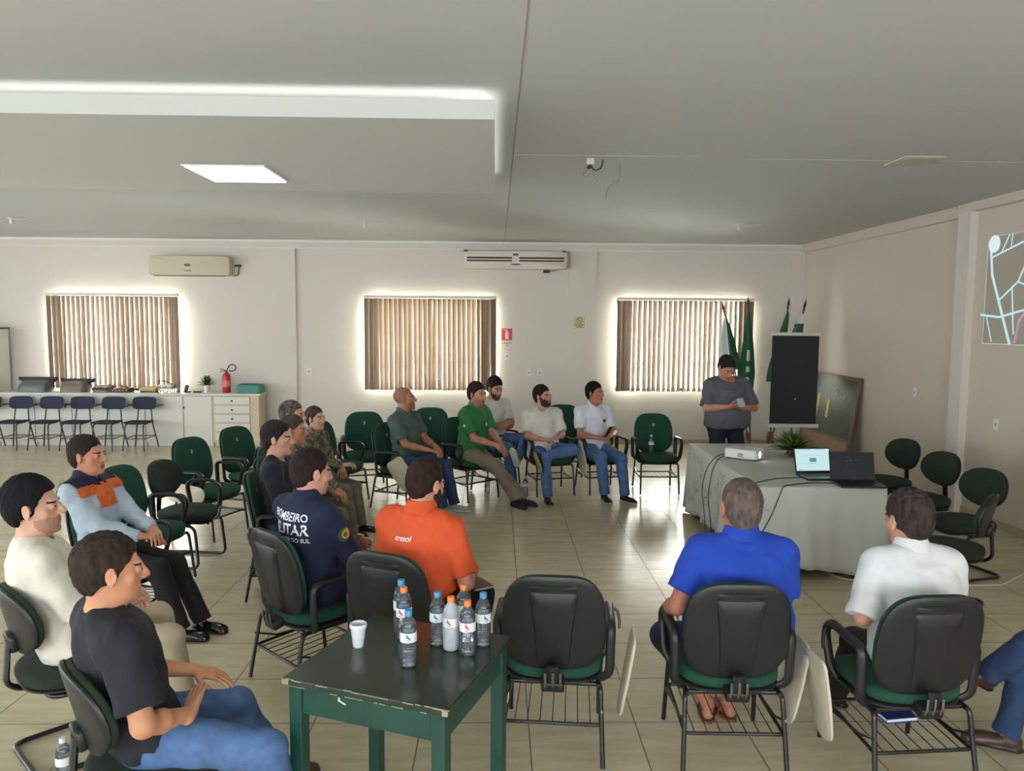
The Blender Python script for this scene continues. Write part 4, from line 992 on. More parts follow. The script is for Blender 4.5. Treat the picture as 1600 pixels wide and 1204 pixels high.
def cloth(hx, hy, top, hem, n=220):
    rad = .05; per = []
    def pt(s_):
        L4 = [(2 * hx), (2 * hy), (2 * hx), (2 * hy)]; tot = sum(L4); d = s_ * tot; i = 0
        while d > L4[i] and i < 3: d -= L4[i]; i += 1
        c = [(-hx, -hy, 1, 0, 0, -1), (hx, -hy, 0, 1, 1, 0), (hx, hy, -1, 0, 0, 1), (-hx, hy, 0, -1, -1, 0)][i]
        return c[0] + c[2] * d, c[1] + c[3] * d, c[4], c[5], min(d, L4[i] - d), i
    P = [pt(k / n) for k in range(n)]; ns_ = []
    for k in range(n):                                  # smoothed normals so the corners flare into folds
        a = np.array([sum(P[(k + j) % n][2] * math.exp(-(j / 4) ** 2) for j in range(-12, 13)), sum(P[(k + j) % n][3] * math.exp(-(j / 4) ** 2) for j in range(-12, 13))]); ns_.append(a / np.linalg.norm(a))
    lv = [0, .02, .08, .2, .35, .5, .65, .8, .92, 1]; vs = []; fs = []
    rr = [0, .3, .6, .85, .97]
    for q in rr:
        for k in range(n): vs.append((P[k][0] * q, P[k][1] * q, top))
    for l in lv:
        z = top - .006 - l * (top - hem); 
        for k in range(n):
            x, y, _, _, dc, i = P[k]; sc = 1
            ph = k / n * (2 * (2 * hx + 2 * hy)); fold = sin(ph * 15 + 1.6 * sin(ph * 3.1)) * .55 + sin(ph * 31 + 2 * sin(ph * 2.3)) * .3
            corner = math.exp(-(dc / .16) ** 2); am = (.014 + .042 * l + .05 * corner * l) * (l ** .5)
            off = .004 + .035 * l + am * fold + .03 * corner * l
            zz = z + (.02 * sin(ph * 5 + .7) - .012 * sin(ph * 11) - .035 * corner) * l
            vs.append((x * (1 - .0) + ns_[k][0] * off, y + ns_[k][1] * off, max(zz, .012)))
    R_ = len(rr) + len(lv)
    for i in range(R_ - 1):
        for k in range(n): l = (k + 1) % n; fs.append([i * n + k, i * n + l, (i + 1) * n + l, (i + 1) * n + k])
    return MB().add(vs, fs)
o = cloth(wx, wy, TH, .085).build('tablecloth', clothmat(), None, smooth=True, auto=False, loc=((TX0 + TX1) / 2, (TY0 + TY1) / 2, 0))
sm = o.modifiers.new('thick', 'SOLIDIFY'); sm.thickness = .002
tag(o, 'white embroidered cloth hanging almost to the floor over the long table', 'tablecloth')
# projector
PW = mat('projector_white', (222, 222, 220), .4)
TT = TH + .001
t = empty('projector', (2.44, 7.30, TT), radians(-38), 'white video projector with its lamp lit on the white tablecloth', 'projector')
MB().pad(sup(.165, .125, 7, 40), [(0, .012), (.9, .012), (1, .02), (1, .080), (.985, .096), (.94, .104), (0, .106)], lambda x, y, h: (x, y, h)).build('case', PW, t, smooth=True)
for sx, sy in ((-.13, -.09), (.13, -.09), (0, .09)): MB().lathe([(.012, 0), (.012, .014)], 12, (sx, sy, 0)).build('foot', DARK, t, smooth=True)
MB().lathe([(.046, 0), (.046, .016), (.036, .016), (.034, .006), (0, .006)], 24, (.155, -.045, .060), ry3(pi / 2)).build('lens_ring', mat('lens_ring', (190, 190, 192), .3), t, smooth=True)
MB().lathe([(.033, 0), (.03, .006), (0, .008)], 20, (.162, -.045, .060), ry3(pi / 2)).build('lens', emis('lens_light', (236, 232, 255), 7), t, smooth=True)
m = MB()
for i in range(6): m.bb(-.02, .035, -.1262, -.124, .03 + i * .007, .0335 + i * .007)
m.build('vent', DARK, t); m = MB()
for i in range(3): m.lathe([(.005, 0), (.005, .002), (0, .002)], 8, (-.05 + i * .02, .05, .106))
m.build('button', DARK, t)
# laptops
def laptop(x, y, rz, W, D, scr, scrm, label, cm, txt=None):
    t = empty('laptop', (x, y, TT), radians(rz), label, 'laptop', 'laptops on the white tablecloth')
    MB().bb(-W / 2, W / 2, -D, 0, 0.002, .018, .004).build('base', cm, t); k = MB()
    for r_ in range(5):
        for c_ in range(13): k.bb(-W * .44 + c_ * W * .068, -W * .44 + c_ * W * .068 + W * .058, -.03 - r_ * .02 - .016, -.03 - r_ * .02, .0181, .0195)
    k.build('keyboard', mat('keys', (18, 18, 20), .5), t); MB().bb(-.05, .05, -D + .012, -D + .075, .018, .0186).build('touchpad', mat('pad', (52, 53, 56), .3), t)
    an = radians(-18); Rm = rx3(an); c = V3(0, .008, .016); Hh = D * .95
    f = lambda v: c + Rm @ V3(*v)
    MB().box(f((0, 0, Hh / 2)), (W, .007, Hh), Rm, .003).build('lid', cm, t); MB().box(f((0, -.004, Hh / 2 + .006)), (W * .92, .001, Hh * .86), Rm).build('screen', scrm, t)
    if txt:
        ic = MB()
        for (a, b, w_, h_) in txt: ic.box(f((a * W, -.0049, b * Hh)), (w_ * W, .0006, h_ * Hh), Rm)
        ic.build('screen_content', scr, t)
    return t
laptop(2.80, 6.50, 4, .34, .235, emis('ui_dark', (120, 165, 172), .8), emis('screen_light', (206, 238, 240), 1.0), 'open laptop with a bright white screen, left of the other laptop', mat('laptop_black', (30, 32, 38), .4),
       [(0, .52, .18, .16), (-.25, .93, .4, .012), (.2, .93, .3, .012), (-.36, .13, .14, .02), (0, .38, .2, .01), (0, .7, .5, .008)])
laptop(3.01, 6.22, -5, .37, .25, emis('ui_icons', (92, 110, 140), .5), mat('screen_dark', (16, 20, 32), .25, emit=.25), 'open black laptop with a dark screen at the front of the long table', mat('laptop_black2', (24, 25, 28), .35),
       [(-.1, .8, .03, .05), (-.1, .68, .03, .05), (-.02, .68, .03, .04), (.12, .72, .05, .04), (-.1, .55, .03, .03), (0, .2, .05, .012)])
# cables
CBL = mat('black_cable', (24, 24, 26), .5)
def cable(pts, r, label, mt=CBL, name='cable'): return tag(MB().tube(pts, r, 7, fl=.08).build(name, mt, smooth=True), label, 'cable')
z = TT + .005
cable([(2.28, 7.34, z + .03), (2.20, 7.30, z), (2.14, 7.18, z), (2.07, 7.1, z - .08), (2.02, 7.05, .45), (2.03, 6.95, .2), (2.0, 6.8, .02), (1.9, 6.5, .006)], .0045, 'black cable hanging from the projector down the side of the tablecloth')
cable([(2.28, 7.40, z + .03), (2.19, 7.38, z), (2.14, 7.28, z), (2.06, 7.24, z - .08), (2.0, 7.2, .5), (2.01, 7.1, .25), (1.98, 6.95, .02), (1.86, 6.7, .006)], .004, 'second thinner black cable looping from the projector')
cable([(2.635, 6.36, z + .004), (2.55, 6.36, z), (2.42, 6.34, z), (2.28, 6.25, z), (2.15, 6.15, z), (2.075, 6.12, z - .06), (2.05, 6.1, .45), (2.02, 6.05, .2), (2.0, 6.0, .01)], .004, 'black charger cable from the bright-screened laptop over the table edge')
cable([(2.83, 6.12, z + .004), (2.66, 6.18, z), (2.50, 6.12, z), (2.35, 6.04, z), (2.30, 5.955, z - .03), (2.22, 5.93, .55), (2.10, 5.90, .35), (2.02, 5.90, .1), (2.0, 5.95, .01)], .0045, 'black charger cable from the dark-screened laptop hanging over the front')
WCB = mat('white_cable', (205, 200, 186), .6)
cable([(2.75, 6.3, .006), (2.85, 6.0, .006), (3.0, 5.95, .006), (3.2, 5.72, .006), (3.5, 5.75, .006)], .006, 'pale cable lying on the floor under the front of the tablecloth', WCB)
cable([(3.6, 5.85, .006), (4.1, 5.86, .006), (4.25, 5.98, .006), (4.7, 6.3, .006), (5.1, 6.7, .006)], .006, 'pale cable on the floor leading to the right wall', WCB)
# fern on the table
def fern(name, loc, R_, Hh, nl, label, pot, seed, cols, wd=.018):
    t = empty(name, loc, 0, label, 'plant'); rnd = random.Random(seed); ms = [MB() for _ in cols]
    MB().lathe(pot[0], 20).build('pot', pot[1], t, smooth=True); z0 = pot[2]
    for k in range(nl):
        a = rnd.uniform(0, 2 * pi); el = rnd.uniform(.25, 1.45); L_ = rnd.uniform(.6, 1) * R_; d = V3(cos(a), sin(a), 0); m_ = ms[k % len(ms)]; n_ = 6; sd_ = V3(-sin(a), cos(a), 0); pts = []
        for i in range(n_ + 1):
            u = i / n_; pts.append(V3(0, 0, z0) + d * L_ * (u * cos(el) + .25 * u * u) + V3(0, 0, Hh * (u * sin(el) * 1.1 - .35 * u * u * cos(el))))
        vs = []
        for i, p in enumerate(pts): w_ = wd * sin(pi * min(1, .12 + .88 * i / n_)) + .001; vs += [p - sd_ * w_, p + V3(0, 0, -.003), p + sd_ * w_]
        m_.add(vs, [[3 * i + j, 3 * i + 3 + j, 3 * i + 4 + j, 3 * i + 1 + j] for i in range(n_) for j in (0, 1)])
    for m_, c in zip(ms, cols): m_.build('foliage', c, t, smooth=True)
    return t
LF = [mat('leaf_mid', (74, 104, 44), .5), mat('leaf_dark', (44, 72, 34), .5), mat('leaf_light', (128, 146, 66), .5)]
fern('potted_fern', (2.98, 7.45, TT), .25, .19, 230, 'bushy green leafy plant on the white tablecloth behind the laptops', ([(0, 0), (.05, 0), (.06, .07), (.056, .07), (.05, .01), (0, .01)], mat('pot_dark', (60, 52, 44), .6), .05), 2, LF, .013)
# ------------------------------------------------------------------ banner stand, board, flags
t = empty('banner_stand', (3.82, 9.6, 0), radians(-3), 'tall narrow black display screen hung on a tripod stand', 'banner stand')
BZ_, TZ_ = .77, 1.96; W = .295
MB().box((0, 0, (BZ_ + TZ_) / 2), (2 * W, .012, TZ_ - BZ_ - .05), None, .002).build('black_sheet', mat('banner_black', (20, 20, 24), .7), t)
SIL = mat('pale_metal', (190, 192, 186), .35)
MB().bb(-W - .02, W + .02, -.018, .018, TZ_ - .03, TZ_ + .012, .004).build('top_bar', SIL, t); MB().bb(-W - .03, W + .03, -.022, .022, BZ_ - .02, BZ_ + .03, .006).build('bottom_bar', SIL, t)
m = MB().tube([(0, .03, .12), (0, .03, TZ_ + .09)], .010, 10).ball((0, .03, TZ_ + .1), (.016, .016, .022), 10); m.build('pole', BLACKM, t, smooth=True)
for a in (-pi / 2 - .9, -pi / 2 + .9, pi / 2): MB().tube([(0, .03, .62), (.42 * cos(a), .03 + .42 * sin(a), .012)], .010, 8).build('leg', BLACKM, t, smooth=True)
MB().pad(sup(.014, .010, 2.5, 12), [(0, .002), (.8, .002), (1, 0)], lambda x, y, h: (x + .02, -.0065 - h, 1.12 + y)).build('logo_mark', mat('logo_grey', (150, 150, 150), .6), t)
t = empty('chalkboard', (4.95, 11.4, 0), 0, 'green chalkboard in a wooden frame leaning against the right wall', 'board')
WD = mat('board_wood', (122, 92, 72), .5, var=.2, vscale=10, stretch=(1, 8, 1))
def brd(m_, y0, y1, z0, z1, th=.02): # tilted slab: top touches the wall
    for_ = lambda y, z, o_: (.02 + z * .14 + o_, y, z)
    vs = [for_(y, z, o_) for o_ in (-th / 2, th / 2) for (y, z) in ((y0, z0), (y1, z0), (y1, z1), (y0, z1))]
    m_.add(vs, [[0, 1, 2, 3], [4, 7, 6, 5], [0, 4, 5, 1], [1, 5, 6, 2], [2, 6, 7, 3], [3, 7, 4, 0]]); return m_
brd(MB(), -.82, .82, .42, 1.27, .014).build('chalk_surface', mat('chalk_green', (58, 76, 56), .42, var=.25, vscale=4), t)
m = MB(); brd(m, -.86, .86, 1.27, 1.315, .03); brd(m, -.86, -.815, .0, 1.27, .03); brd(m, .815, .86, .0, 1.27, .03); brd(m, -.82, .82, .385, .42, .03); m.build('frame', WD, t)
brd(MB(), -.82, .82, .10, .385, .012).build('lower_panel', mat('board_lower', (150, 118, 96), .4, var=.15), t)
m = MB()
for i, (y0, z0, r0) in enumerate(((-.45, 1.0, .07), (-.52, .88, .05), (-.2, 1.05, .06), (.0, .9, .05))):
    m.tube([(.02 + (z0 + r0 * sin(q)) * .14 - .0085, y0 + r0 * cos(q), z0 + r0 * sin(q)) for q in np.linspace(.4, 4.4, 14)], .004, 5)
m.build('chalk_marks', mat('chalk', (150, 158, 146), .9), t, smooth=True)
m = MB(); brd(m, .35, .42, .62, 1.0, .0165); brd(m, -.02, .06, .66, .95, .0165); m.build('yellow_paper', mat('yellow_paper', (214, 190, 50), .6), t)
FG = mat('flag_green', (30, 92, 56), .8); FW_ = mat('flag_white', (206, 210, 212), .8); POLE = mat('flag_pole', (44, 30, 26), .35)
def flag(base, top, ztip, label, mt, stripe=None, L_=1.15, wd=.11, seed=0, emblem=None):
    B_ = V3(*base, .30); T_ = V3(*top, ztip); d = unit(T_ - B_)
    t = empty('flag', (base[0], base[1], 0), 0, label, 'flag', 'furled flags in the corner'); o_ = V3(base[0], base[1], 0)
    MB().tube([B_ - o_ - d * .2, T_ - d * .2 - o_], .012, 8).build('pole', POLE, t, smooth=True)
    Rm = np.stack([unit(np.cross(V3(0, 1, 0), d)), V3(0, 1, 0) - d * d[1], d], 1)
    MB().lathe([(0, -.2), (.013, -.2), (.02, -.17), (.013, -.155), (.024, -.11), (.0, 0)], 10, T_ - o_, Rm).build('finial', POLE, t, smooth=True)
    top_ = T_ - d * .24 - o_; rnd = random.Random(seed); n = 28; lv = 14; vs = []; 
    for i in range(lv + 1):
        u = i / lv; c = top_ - d * L_ * u * .9 + V3(-.55 * wd * u, -.02, -L_ * u * .1); R0 = .018 + wd * (u ** .8) * (1 - .25 * max(0, u - .8) * 5)
        for k in range(n):
            a = 2 * pi * k / n; r_ = R0 * (1 + .28 * sin(5 * a + seed + u * 1.5) * min(1, u * 3)); vs.append(c + V3(cos(a) * r_, sin(a) * r_ * .55, 0))
    fs = [[i * n + k, i * n + (k + 1) % n, (i + 1) * n + (k + 1) % n, (i + 1) * n + k] for i in range(lv) for k in range(n)] + [list(range(n))[::-1], [lv * n + k for k in range(n)]]
    m_ = MB(); m_.add(vs, fs); 
    for q, f_ in enumerate(m_.f):
        k = f_[0] % n; i = f_[0] // n
        if stripe and len(f_) == 4 and stripe(k / n, i / lv): m_.m[q] = 1
    m_.build('cloth', mt, t, smooth=True)
    return t
t = empty('flag_stand', (4.02, 11.9, 0), 0, 'wooden flag stand on the floor behind the standing man', 'flag stand', 'flag stands'); MB().lathe([(0, 0), (.19, 0), (.19, .03), (.06, .05), (.055, .34), (.045, .35), (0, .35)], 20).build('base', WD, t, smooth=True)
t2 = empty('flag_stand', (4.40, 11.95, 0), 0, 'wooden flag stand on the floor behind the black display screen', 'flag stand', 'flag stands'); MB().lathe([(0, 0), (.19, 0), (.19, .03), (.06, .05), (.055, .34), (.045, .35), (0, .35)], 20).build('base', WD, t2, smooth=True)
flag((4.0, 11.85), (3.50, 11.75), 2.42, 'white, black and green furled flag leaning left behind the standing man', [FW_, FG, mat('flag_black', (24, 26, 28), .8)], lambda a, u: a > .72 or a < .12, .85, .14, 1)
flag((4.06, 11.9), (3.92, 11.8), 2.50, 'green furled flag with white lettering right of the standing man', [FG, FW_], lambda a, u: .68 < a < .80 and (.45 < u < .62 or .68 < u < .74 or .8 < u < .86), 1.2, .11, 2)
flag((4.38, 11.9), (4.59, 11.85), 2.50, 'green and white furled flag rising behind the display screen, left one', [FG, FW_], lambda a, u: .86 < a < .97 and u > .05, 1.1, .12, 3)
flag((4.44, 11.95), (4.88, 11.9), 2.47, 'green furled flag nearest the room corner behind the display screen', [FG, FW_], lambda a, u: u < .12, 1.1, .16, 4)
# ------------------------------------------------------------------ cabinets along the far wall
CY0, CY1, CZT = 12.40, 12.78, .86
def cabinet(x0, x1, label, drawers=0, knobx=None, cap=False):
    t = empty('cabinet', ((x0 + x1) / 2, CY0, 0), 0, label, 'cabinet', 'white cabinets along the far wall'); w_ = (x1 - x0) / 2
    MB().bb(-w_, w_, .018, CY1 - CY0, .06, CZT - .03).bb(-w_ + .01, w_ - .01, .04, CY1 - CY0, 0, .06).build('body', CREAM if cap else CAB, t)
    def knob(x, z, par): MB().ball((x, -.018, z), (.016, .014, .014), 10).build('knob', DARK, par, smooth=True)
    if drawers:
        h = (CZT - .03 - .09) / drawers
        for k in range(drawers):
            z1 = CZT - .035 - k * h; o = MB().bb(-w_ + .03, w_ - .03 - (.12 if cap else 0), 0, .018, z1 - h + .018, z1 - .008, .005).build('drawer', CAB, t); knob((-.06 if cap else 0), z1 - h / 2, o)
        if cap: MB().bb(w_ - .10, w_, 0, .018, .06, CZT - .03).build('end_panel', CREAM, t)
    elif not cap:
        o = MB().bb(-w_ + .015, w_ - .015, 0, .018, .09, CZT - .04, .005).build('door', CAB, t); knob(knobx, .64, o)
xs_ = [(-9.3, -8.7), (-8.7, -8.1), (-8.1, -7.5), (-7.5, -6.9), (-6.9, -6.3), (-6.3, -5.72), (-5.72, -5.10), (-5.10, -4.63)]
lb = ['white cabinet unit beyond the left edge', 'white cabinet unit at the very left edge', 'white cabinet unit behind the first blue chairs from the left', 'white cabinet unit behind the blue chairs, under the darker typewriter', 'white cabinet unit behind the blue chairs, fifth from the drawers',
      'white cabinet unit partly behind the rightmost blue chair', 'white cabinet door unit just right of the blue chairs', 'white cabinet door unit next to the drawers']
for i, (a, b) in enumerate(xs_):
    cabinet(a, b, lb[i], knobx=(-.23 if i >= 6 else .2))
cabinet(-4.63, -3.88, 'white drawer unit with dark round knobs at the right end of the cabinets', 5, cap=True)
tag(MB().bb(-9.32, -3.85, CY0 - .02, WY - .055, CZT - .03, CZT + .01, .004).build('countertop', mat('counter', (206, 202, 188), .4)), 'long pale countertop across the white cabinets', 'countertop')
t = empty('wall_cupboard', (-8.75, 12.62, CZT + .01), 0, 'white upright cupboard standing on the counter at the left edge', 'cupboard')
MB().bb(-.55, .64, -.16, .17, 0, 1.02, .005).build('body', CAB, t); MB().bb(-.56, .65, -.17, .17, 1.02, 1.045).build('top_edge', DARK, t); MB().bb(-.53, .04, -.178, -.16, .02, 1.0, .004).bb(.05, .62, -.178, -.16, .02, 1.0, .004).build('door', CAB, t)
# old machines and clutter on the counter
KY, KZ = 12.42 + .16, CZT + .01
def typewriter(x, W, label, body, sc=1):
    t = empty('typewriter', (x, KY, KZ), 0, label, 'typewriter', 'old typewriters on the counter'); w_ = W / 2
    MB().pad(sup(w_ * .82, .15, 5, 32), [(0, 0), (1, 0), (1, .06 * sc), (.92, .13 * sc), (.8, .15 * sc), (0, .155 * sc)], lambda x, y, h: (x, y - h * .0, h * (1.0 if y > -.03 else .62 + (y + .15) * 1.8))).build('body', body, t, smooth=True)
    c = MB().tube([(-w_ * .95, .08, .165 * sc), (w_ * .95, .08, .165 * sc)], .022 * sc, 12).bb(-w_ * .9, w_ * .9, .05, .14, .12 * sc, .15 * sc, .004); c.build('carriage', DARK, t, smooth=True)
    k = MB()
    for s_ in (-1, 1): MB().lathe([(.03, 0), (.03, .022), (0, .022)], 12, (s_ * w_ * .97 - (.022 if s_ < 0 else 0), .08, .165 * sc), ry3(pi / 2)).build('platen_knob', BLACKP, t, smooth=True)
    k.tube([(w_ * .9, .05, .19 * sc), (w_ * 1.02, .0, .2 * sc)], .005, 6); k.build('return_lever', BLACKP, t, smooth=True); k = MB()
    for r_ in range(3):
        for c_ in range(10): k.lathe([(.011, 0), (.011, .006), (0, .007)], 8, (-w_ * .6 + c_ * w_ * .133, -.16 - .0 + r_ * .028 + .02, .045 + r_ * .02))
    k.build('keys', BLACKP, t, smooth=True)
GREYM = mat('machine_grey', (96, 104, 104), .45); BRN = mat('machine_brown', (118, 110, 98), .5); DBR = mat('dark_brown', (62, 48, 42), .5)
typewriter(-7.58, .58, 'grey typewriter with a long dark carriage at the left end of the counter', GREYM, 1.25)
typewriter(-6.93, .50, 'brownish typewriter with a dark carriage, second on the counter', BRN, 1.15)
def blocky(name, x, W, Hh, D, m1, m2, label, cat, sh=0):
    t = empty(name, (x, KY, KZ), 0, label, cat)
    MB().pad(sup(W / 2, D / 2, 4, 28), [(0, 0), (1, 0), (1, Hh * .5), (.9, Hh * .8), (.7, Hh * .9), (0, Hh)], lambda x, y, h: (x, y, h * (1 - sh * max(0, -y / D) * 2))).build('body', m1, t, smooth=True)
    m = MB()
    for i in range(5): m.bb(-W * .4 + i * W * .17, -W * .4 + i * W * .17 + W * .1, -D * .53, -D * .3, Hh * .3, Hh * .62, .003)
    m.build('keys', m2, t); return t
blocky('adding_machine', -6.47, .30, .13, .28, BRN, DARK, 'small low brown office machine right of the second typewriter', 'office machine', .4)
blocky('camera_case', -6.16, .34, .085, .22, DBR, mat('tan', (150, 110, 90), .6), 'low dark brown case with reddish marks lying on the counter', 'case', .2)
t = empty('hand_tool', (-5.93, KY, KZ), 0, 'small black hand tool lying on the counter', 'tool'); MB().tube([(-.13, 0, .03), (.0, 0, .045), (.10, .02, .02)], [.012, .026, .018], 8, fl=.04).build('body', DARK, t, smooth=True)
t = empty('model_boat', (-5.72, KY, KZ), 0, 'pale yellowish long object with a dark underside on the counter', 'ornament')
MB().tube([(-.17, 0, .04), (-.05, 0, .055), (.09, 0, .055), (.19, 0, .075)], [.022, .045, .05, .012], 12).build('hull', mat('straw', (190, 172, 118), .6), t, smooth=True); MB().tube([(-.16, 0, .012), (.14, 0, .012)], .012, 8).build('keel', DBR, t, smooth=True)
t = empty('toy_carriage', (-5.44, KY, KZ), 0, 'small black and white wheeled ornament in front of the first blind', 'ornament')
MB().bb(-.12, .1, -.05, .05, .06, .13, .01).build('body', mat('ivory', (212, 208, 196), .5), t); m = MB()
for x in (-.11, .0, .11): m.tube([(x + .045 * cos(q), -.06, .045 + .045 * sin(q)) for q in np.linspace(0, 2 * pi, 16, endpoint=False)], .006, 6, closed=True); m.tube([(x + .045 * cos(q), .06, .045 + .045 * sin(q)) for q in np.linspace(0, 2 * pi, 16, endpoint=False)], .006, 6, closed=True)
m.tube([(-.12, 0, .13), (-.13, 0, .2), (.0, 0, .17), (.1, 0, .13)], .008, 6); m.build('wheel', DARK, t, smooth=True)
t = empty('spool_ornament', (-5.25, KY, KZ), 0, 'small silvery coiled ornament on the counter right of the wheeled one', 'ornament')
MB().lathe([(.03, 0), (.035, .02), (.02, .04), (.04, .06), (.02, .08), (.03, .1), (0, .105)], 14).build('body', CHROME, t, smooth=True)
t = empty('stapler', (-5.12, KY, KZ), 0, 'tilted black stapler-like tool standing on the counter', 'tool'); MB().box((0, 0, .062), (.045, .05, .12), ry3(.25), .008).bb(-.05, .06, -.025, .025, 0, .018, .004).build('body', DARK, t)
t = empty('hand_tool', (-4.93, KY - .03, KZ), 0, 'flat dark piece lying left of the potted plant on the counter', 'tool'); MB().bb(-.06, .06, -.03, .03, 0, .02, .006).build('body', DBR, t)
fern('potted_plant', (-4.79, KY + .02, KZ), .15, .17, 110, 'leafy plant in a white vase on the counter left of the extinguisher', ([(0, 0), (.042, 0), (.05, .12), (.046, .12), (.04, .01), (0, .01)], mat('vase_white', (225, 225, 222), .35), .11), 8, LF, .013)
RED = mat('extinguisher_red', (186, 34, 44), .3)
t = empty('fire_extinguisher', (-4.46, KY, KZ), 0, 'red fire extinguisher with a black hose standing on the counter', 'fire extinguisher')
MB().lathe([(0, 0), (.062, 0), (.066, .012), (.066, .27), (.055, .305), (.03, .325), (.02, .335), (0, .335)], 24).build('cylinder', RED, t, smooth=True)
MB().lathe([(0, .33), (.018, .33), (.018, .37), (0, .37)], 12).tube([(-.02, 0, .37), (-.10, 0, .39)], .008, 6).tube([(-.02, 0, .355), (-.10, 0, .345)], .007, 6).build('valve', DARK, t, smooth=True)
MB().tube([(.01, 0, .36), (.05, 0, .45), (.12, 0, .47), (.17, 0, .42), (.13, 0, .36), (.05, 0, .355)], .009, 8, fl=.05).build('hose', BLACKP, t, smooth=True)
MB().lathe([(.0668, .10), (.0668, .2)], 24, cap=False).build('label_band', mat('ext_label', (206, 120, 120), .5), t, smooth=True)
t = empty('typewriter_case', (-4.07, KY, KZ), 0, 'teal carrying case at the right end of the counter', 'case')
MB().pad(sup(.205, .14, 8, 32), [(0, 0), (1, 0), (1, .10), (.93, .135), (.9, .14), (0, .14)], lambda x, y, h: (x, y, h)).build('body', mat('teal', (62, 128, 122), .5), t, smooth=True)
MB().bb(-.14, .12, -.06, .02, .139, .152, .004).build('carry_handle', mat('teal_dark', (50, 70, 80), .5), t)
# ------------------------------------------------------------------ row of blue school chairs
def make_school():
    t = empty('school_chair'); BLU = mat('school_blue', (16, 26, 56), .7); r = .0105
    MB().pad(sup(.19, .19, 4, 32), rings(.012), lambda x, y, h: (x, y, .44 + h + .01 * (x / .19) ** 2)).build('seat', BLU, t, smooth=True)
    MB().pad(sup(.19, .10, 4.5, 36), rings(.010), lambda x, y, h: (x, -.215 - y * .15 + h + .02 * (x / .19) ** 2, .725 + y)).build('backrest', BLU, t, smooth=True)
    for s_ in (-1, 1):
        MB().tube([(s_ * .10, -.212, .66), (s_ * .12, -.19, .43), (s_ * .19, -.24, .012)], r, fl=.05).build('leg', BLACKM, t, smooth=True)
        MB().tube([(s_ * .13, -.1, .425), (s_ * .14, .15, .425), (s_ * .17, .20, .012)], r, fl=.05).build('leg', BLACKM, t, smooth=True)
    m = MB(); z = .2; m.tube([(-.165, .18, z), (.165, .18, z), (.165, -.21, z), (-.165, -.21, z)], .006, 6, closed=True, fl=.02)
    for i in range(4): m.tube([(-.12 + .08 * i, .18, z), (-.12 + .08 * i, -.21, z)], .003, 5)
    m.build('book_basket', BLACKM, t, smooth=True)
    MB().tube([(-.19, -.225, .70), (-.31, -.21, .70), (-.31, .05, .70)], .009, 6, fl=.03).build('side_arm', BLACKM, t, smooth=True)
    return t
sc0 = make_school()
lbs = ['blue school chair at the right end of the row before the white cabinets', 'blue school chair second from the right in the row', 'blue school chair third from the right in the row', 'blue school chair fourth from the right in the row', 'blue school chair fifth from the right, near the left edge', 'blue school chair cut by the left edge of the picture']
for i, lab in enumerate(lbs):
    o = sc0 if i == 0 else copy_tree(sc0); o.location = (-5.66 - .49 * i, 12.03, 0); o.rotation_euler = (0, 0, pi + random.uniform(-.05, .05)); tag(o, lab, 'chair', 'blue school chairs before the cabinets')
# ------------------------------------------------------------------ air conditioners, signs, sockets
ACM = mat('ac_beige', (196, 188, 160), .45); ACW = mat('ac_white', (214, 206, 192), .45)
t = empty('air_conditioner', (-5.05, WY, 2.95), 0, 'beige wall-mounted air conditioner above the first blind', 'air conditioner')
MB().pad([(p[0], p[1]) for p in sup(.665, .165, 9, 40)], [(0, .0), (1, .0), (1, -.17), (.985, -.20), (.95, -.21), (0, -.212)], lambda x, y, h: (x, h, y)).build('case', ACM, t, smooth=True)
MB().bb(-.58, .58, -.205, -.14, -.168, -.145).build('outlet_slot', DARK, t); MB().box((-.02, -.196, -.158), (1.2, .03, .008), rx3(-.4)).build('louver', ACM, t)
MB().pad(sup(.055, .022, 2, 20), [(0, .003), (1, .003), (1, 0)], lambda x, y, h: (x - .02, -.211 - h, y + .01)).build('maker_badge', mat('badge', (92, 84, 60), .4), t); MB().bb(-.07, .04, -.214, -.211, -.09, -.078).build('display_strip', mat('badge', (92, 84, 60), .4), t)
m = MB().bb(.69, .79, -.05, 0, .0, .035).tube([(.68, -.02, .02), (.76, -.02, .01), (.74, -.02, -.14), (.66, -.02, -.15)], .008, 6, fl=.03); m.build('pipe_stub', DARK, t)
t = empty('air_conditioner', (.31, WY, 3.09), 0, 'wide white air conditioner with two dark louvre slots near the middle', 'air conditioner')
MB().pad(sup(.86, .15, 9, 48), [(0, 0), (1, 0), (1, -.20), (.99, -.24), (.96, -.255), (0, -.258)], lambda x, y, h: (x, h, y)).build('case', ACW, t, smooth=True)
m = MB()
for a, b in ((-.80, -.06), (.06, .80)):
    m.bb(a, b, -.262, -.25, .018, .045).bb(a, b, -.262, -.25, -.028, -.002)
m.build('outlet_slot', mat('slot', (58, 54, 50), .5), t); m = MB()
for a, b in ((-.80, -.06), (.06, .80)): m.box(((a + b) / 2, -.266, .007), (b - a, .012, .016), rx3(.4))
m.build('louver', ACW, t)
MB().pad(sup(.05, .02, 2, 20), [(0, .003), (1, .003), (1, 0)], lambda x, y, h: (x, -.258 - h, y + .085)).build('maker_badge', mat('badge', (92, 84, 60), .4), t); MB().pad(sup(.09, .012, 2, 20), [(0, .003), (1, .003), (1, 0)], lambda x, y, h: (x, -.258 - h, y - .075)).build('display_strip', mat('badge', (92, 84, 60), .4), t)
MB().bb(-.86, -.80, -.1, 0, .15, .17).bb(.78, .84, -.1, 0, .15, .17).build('mounting_bracket', DARK, t)
MB().bb(.47, .57, -.12, -.06, -.20, -.155, .005).tube([(.57, -.09, -.175), (.66, -.08, -.165), (.70, -.06, -.14)], .004, 5).build('sensor_plug', DARK, t)
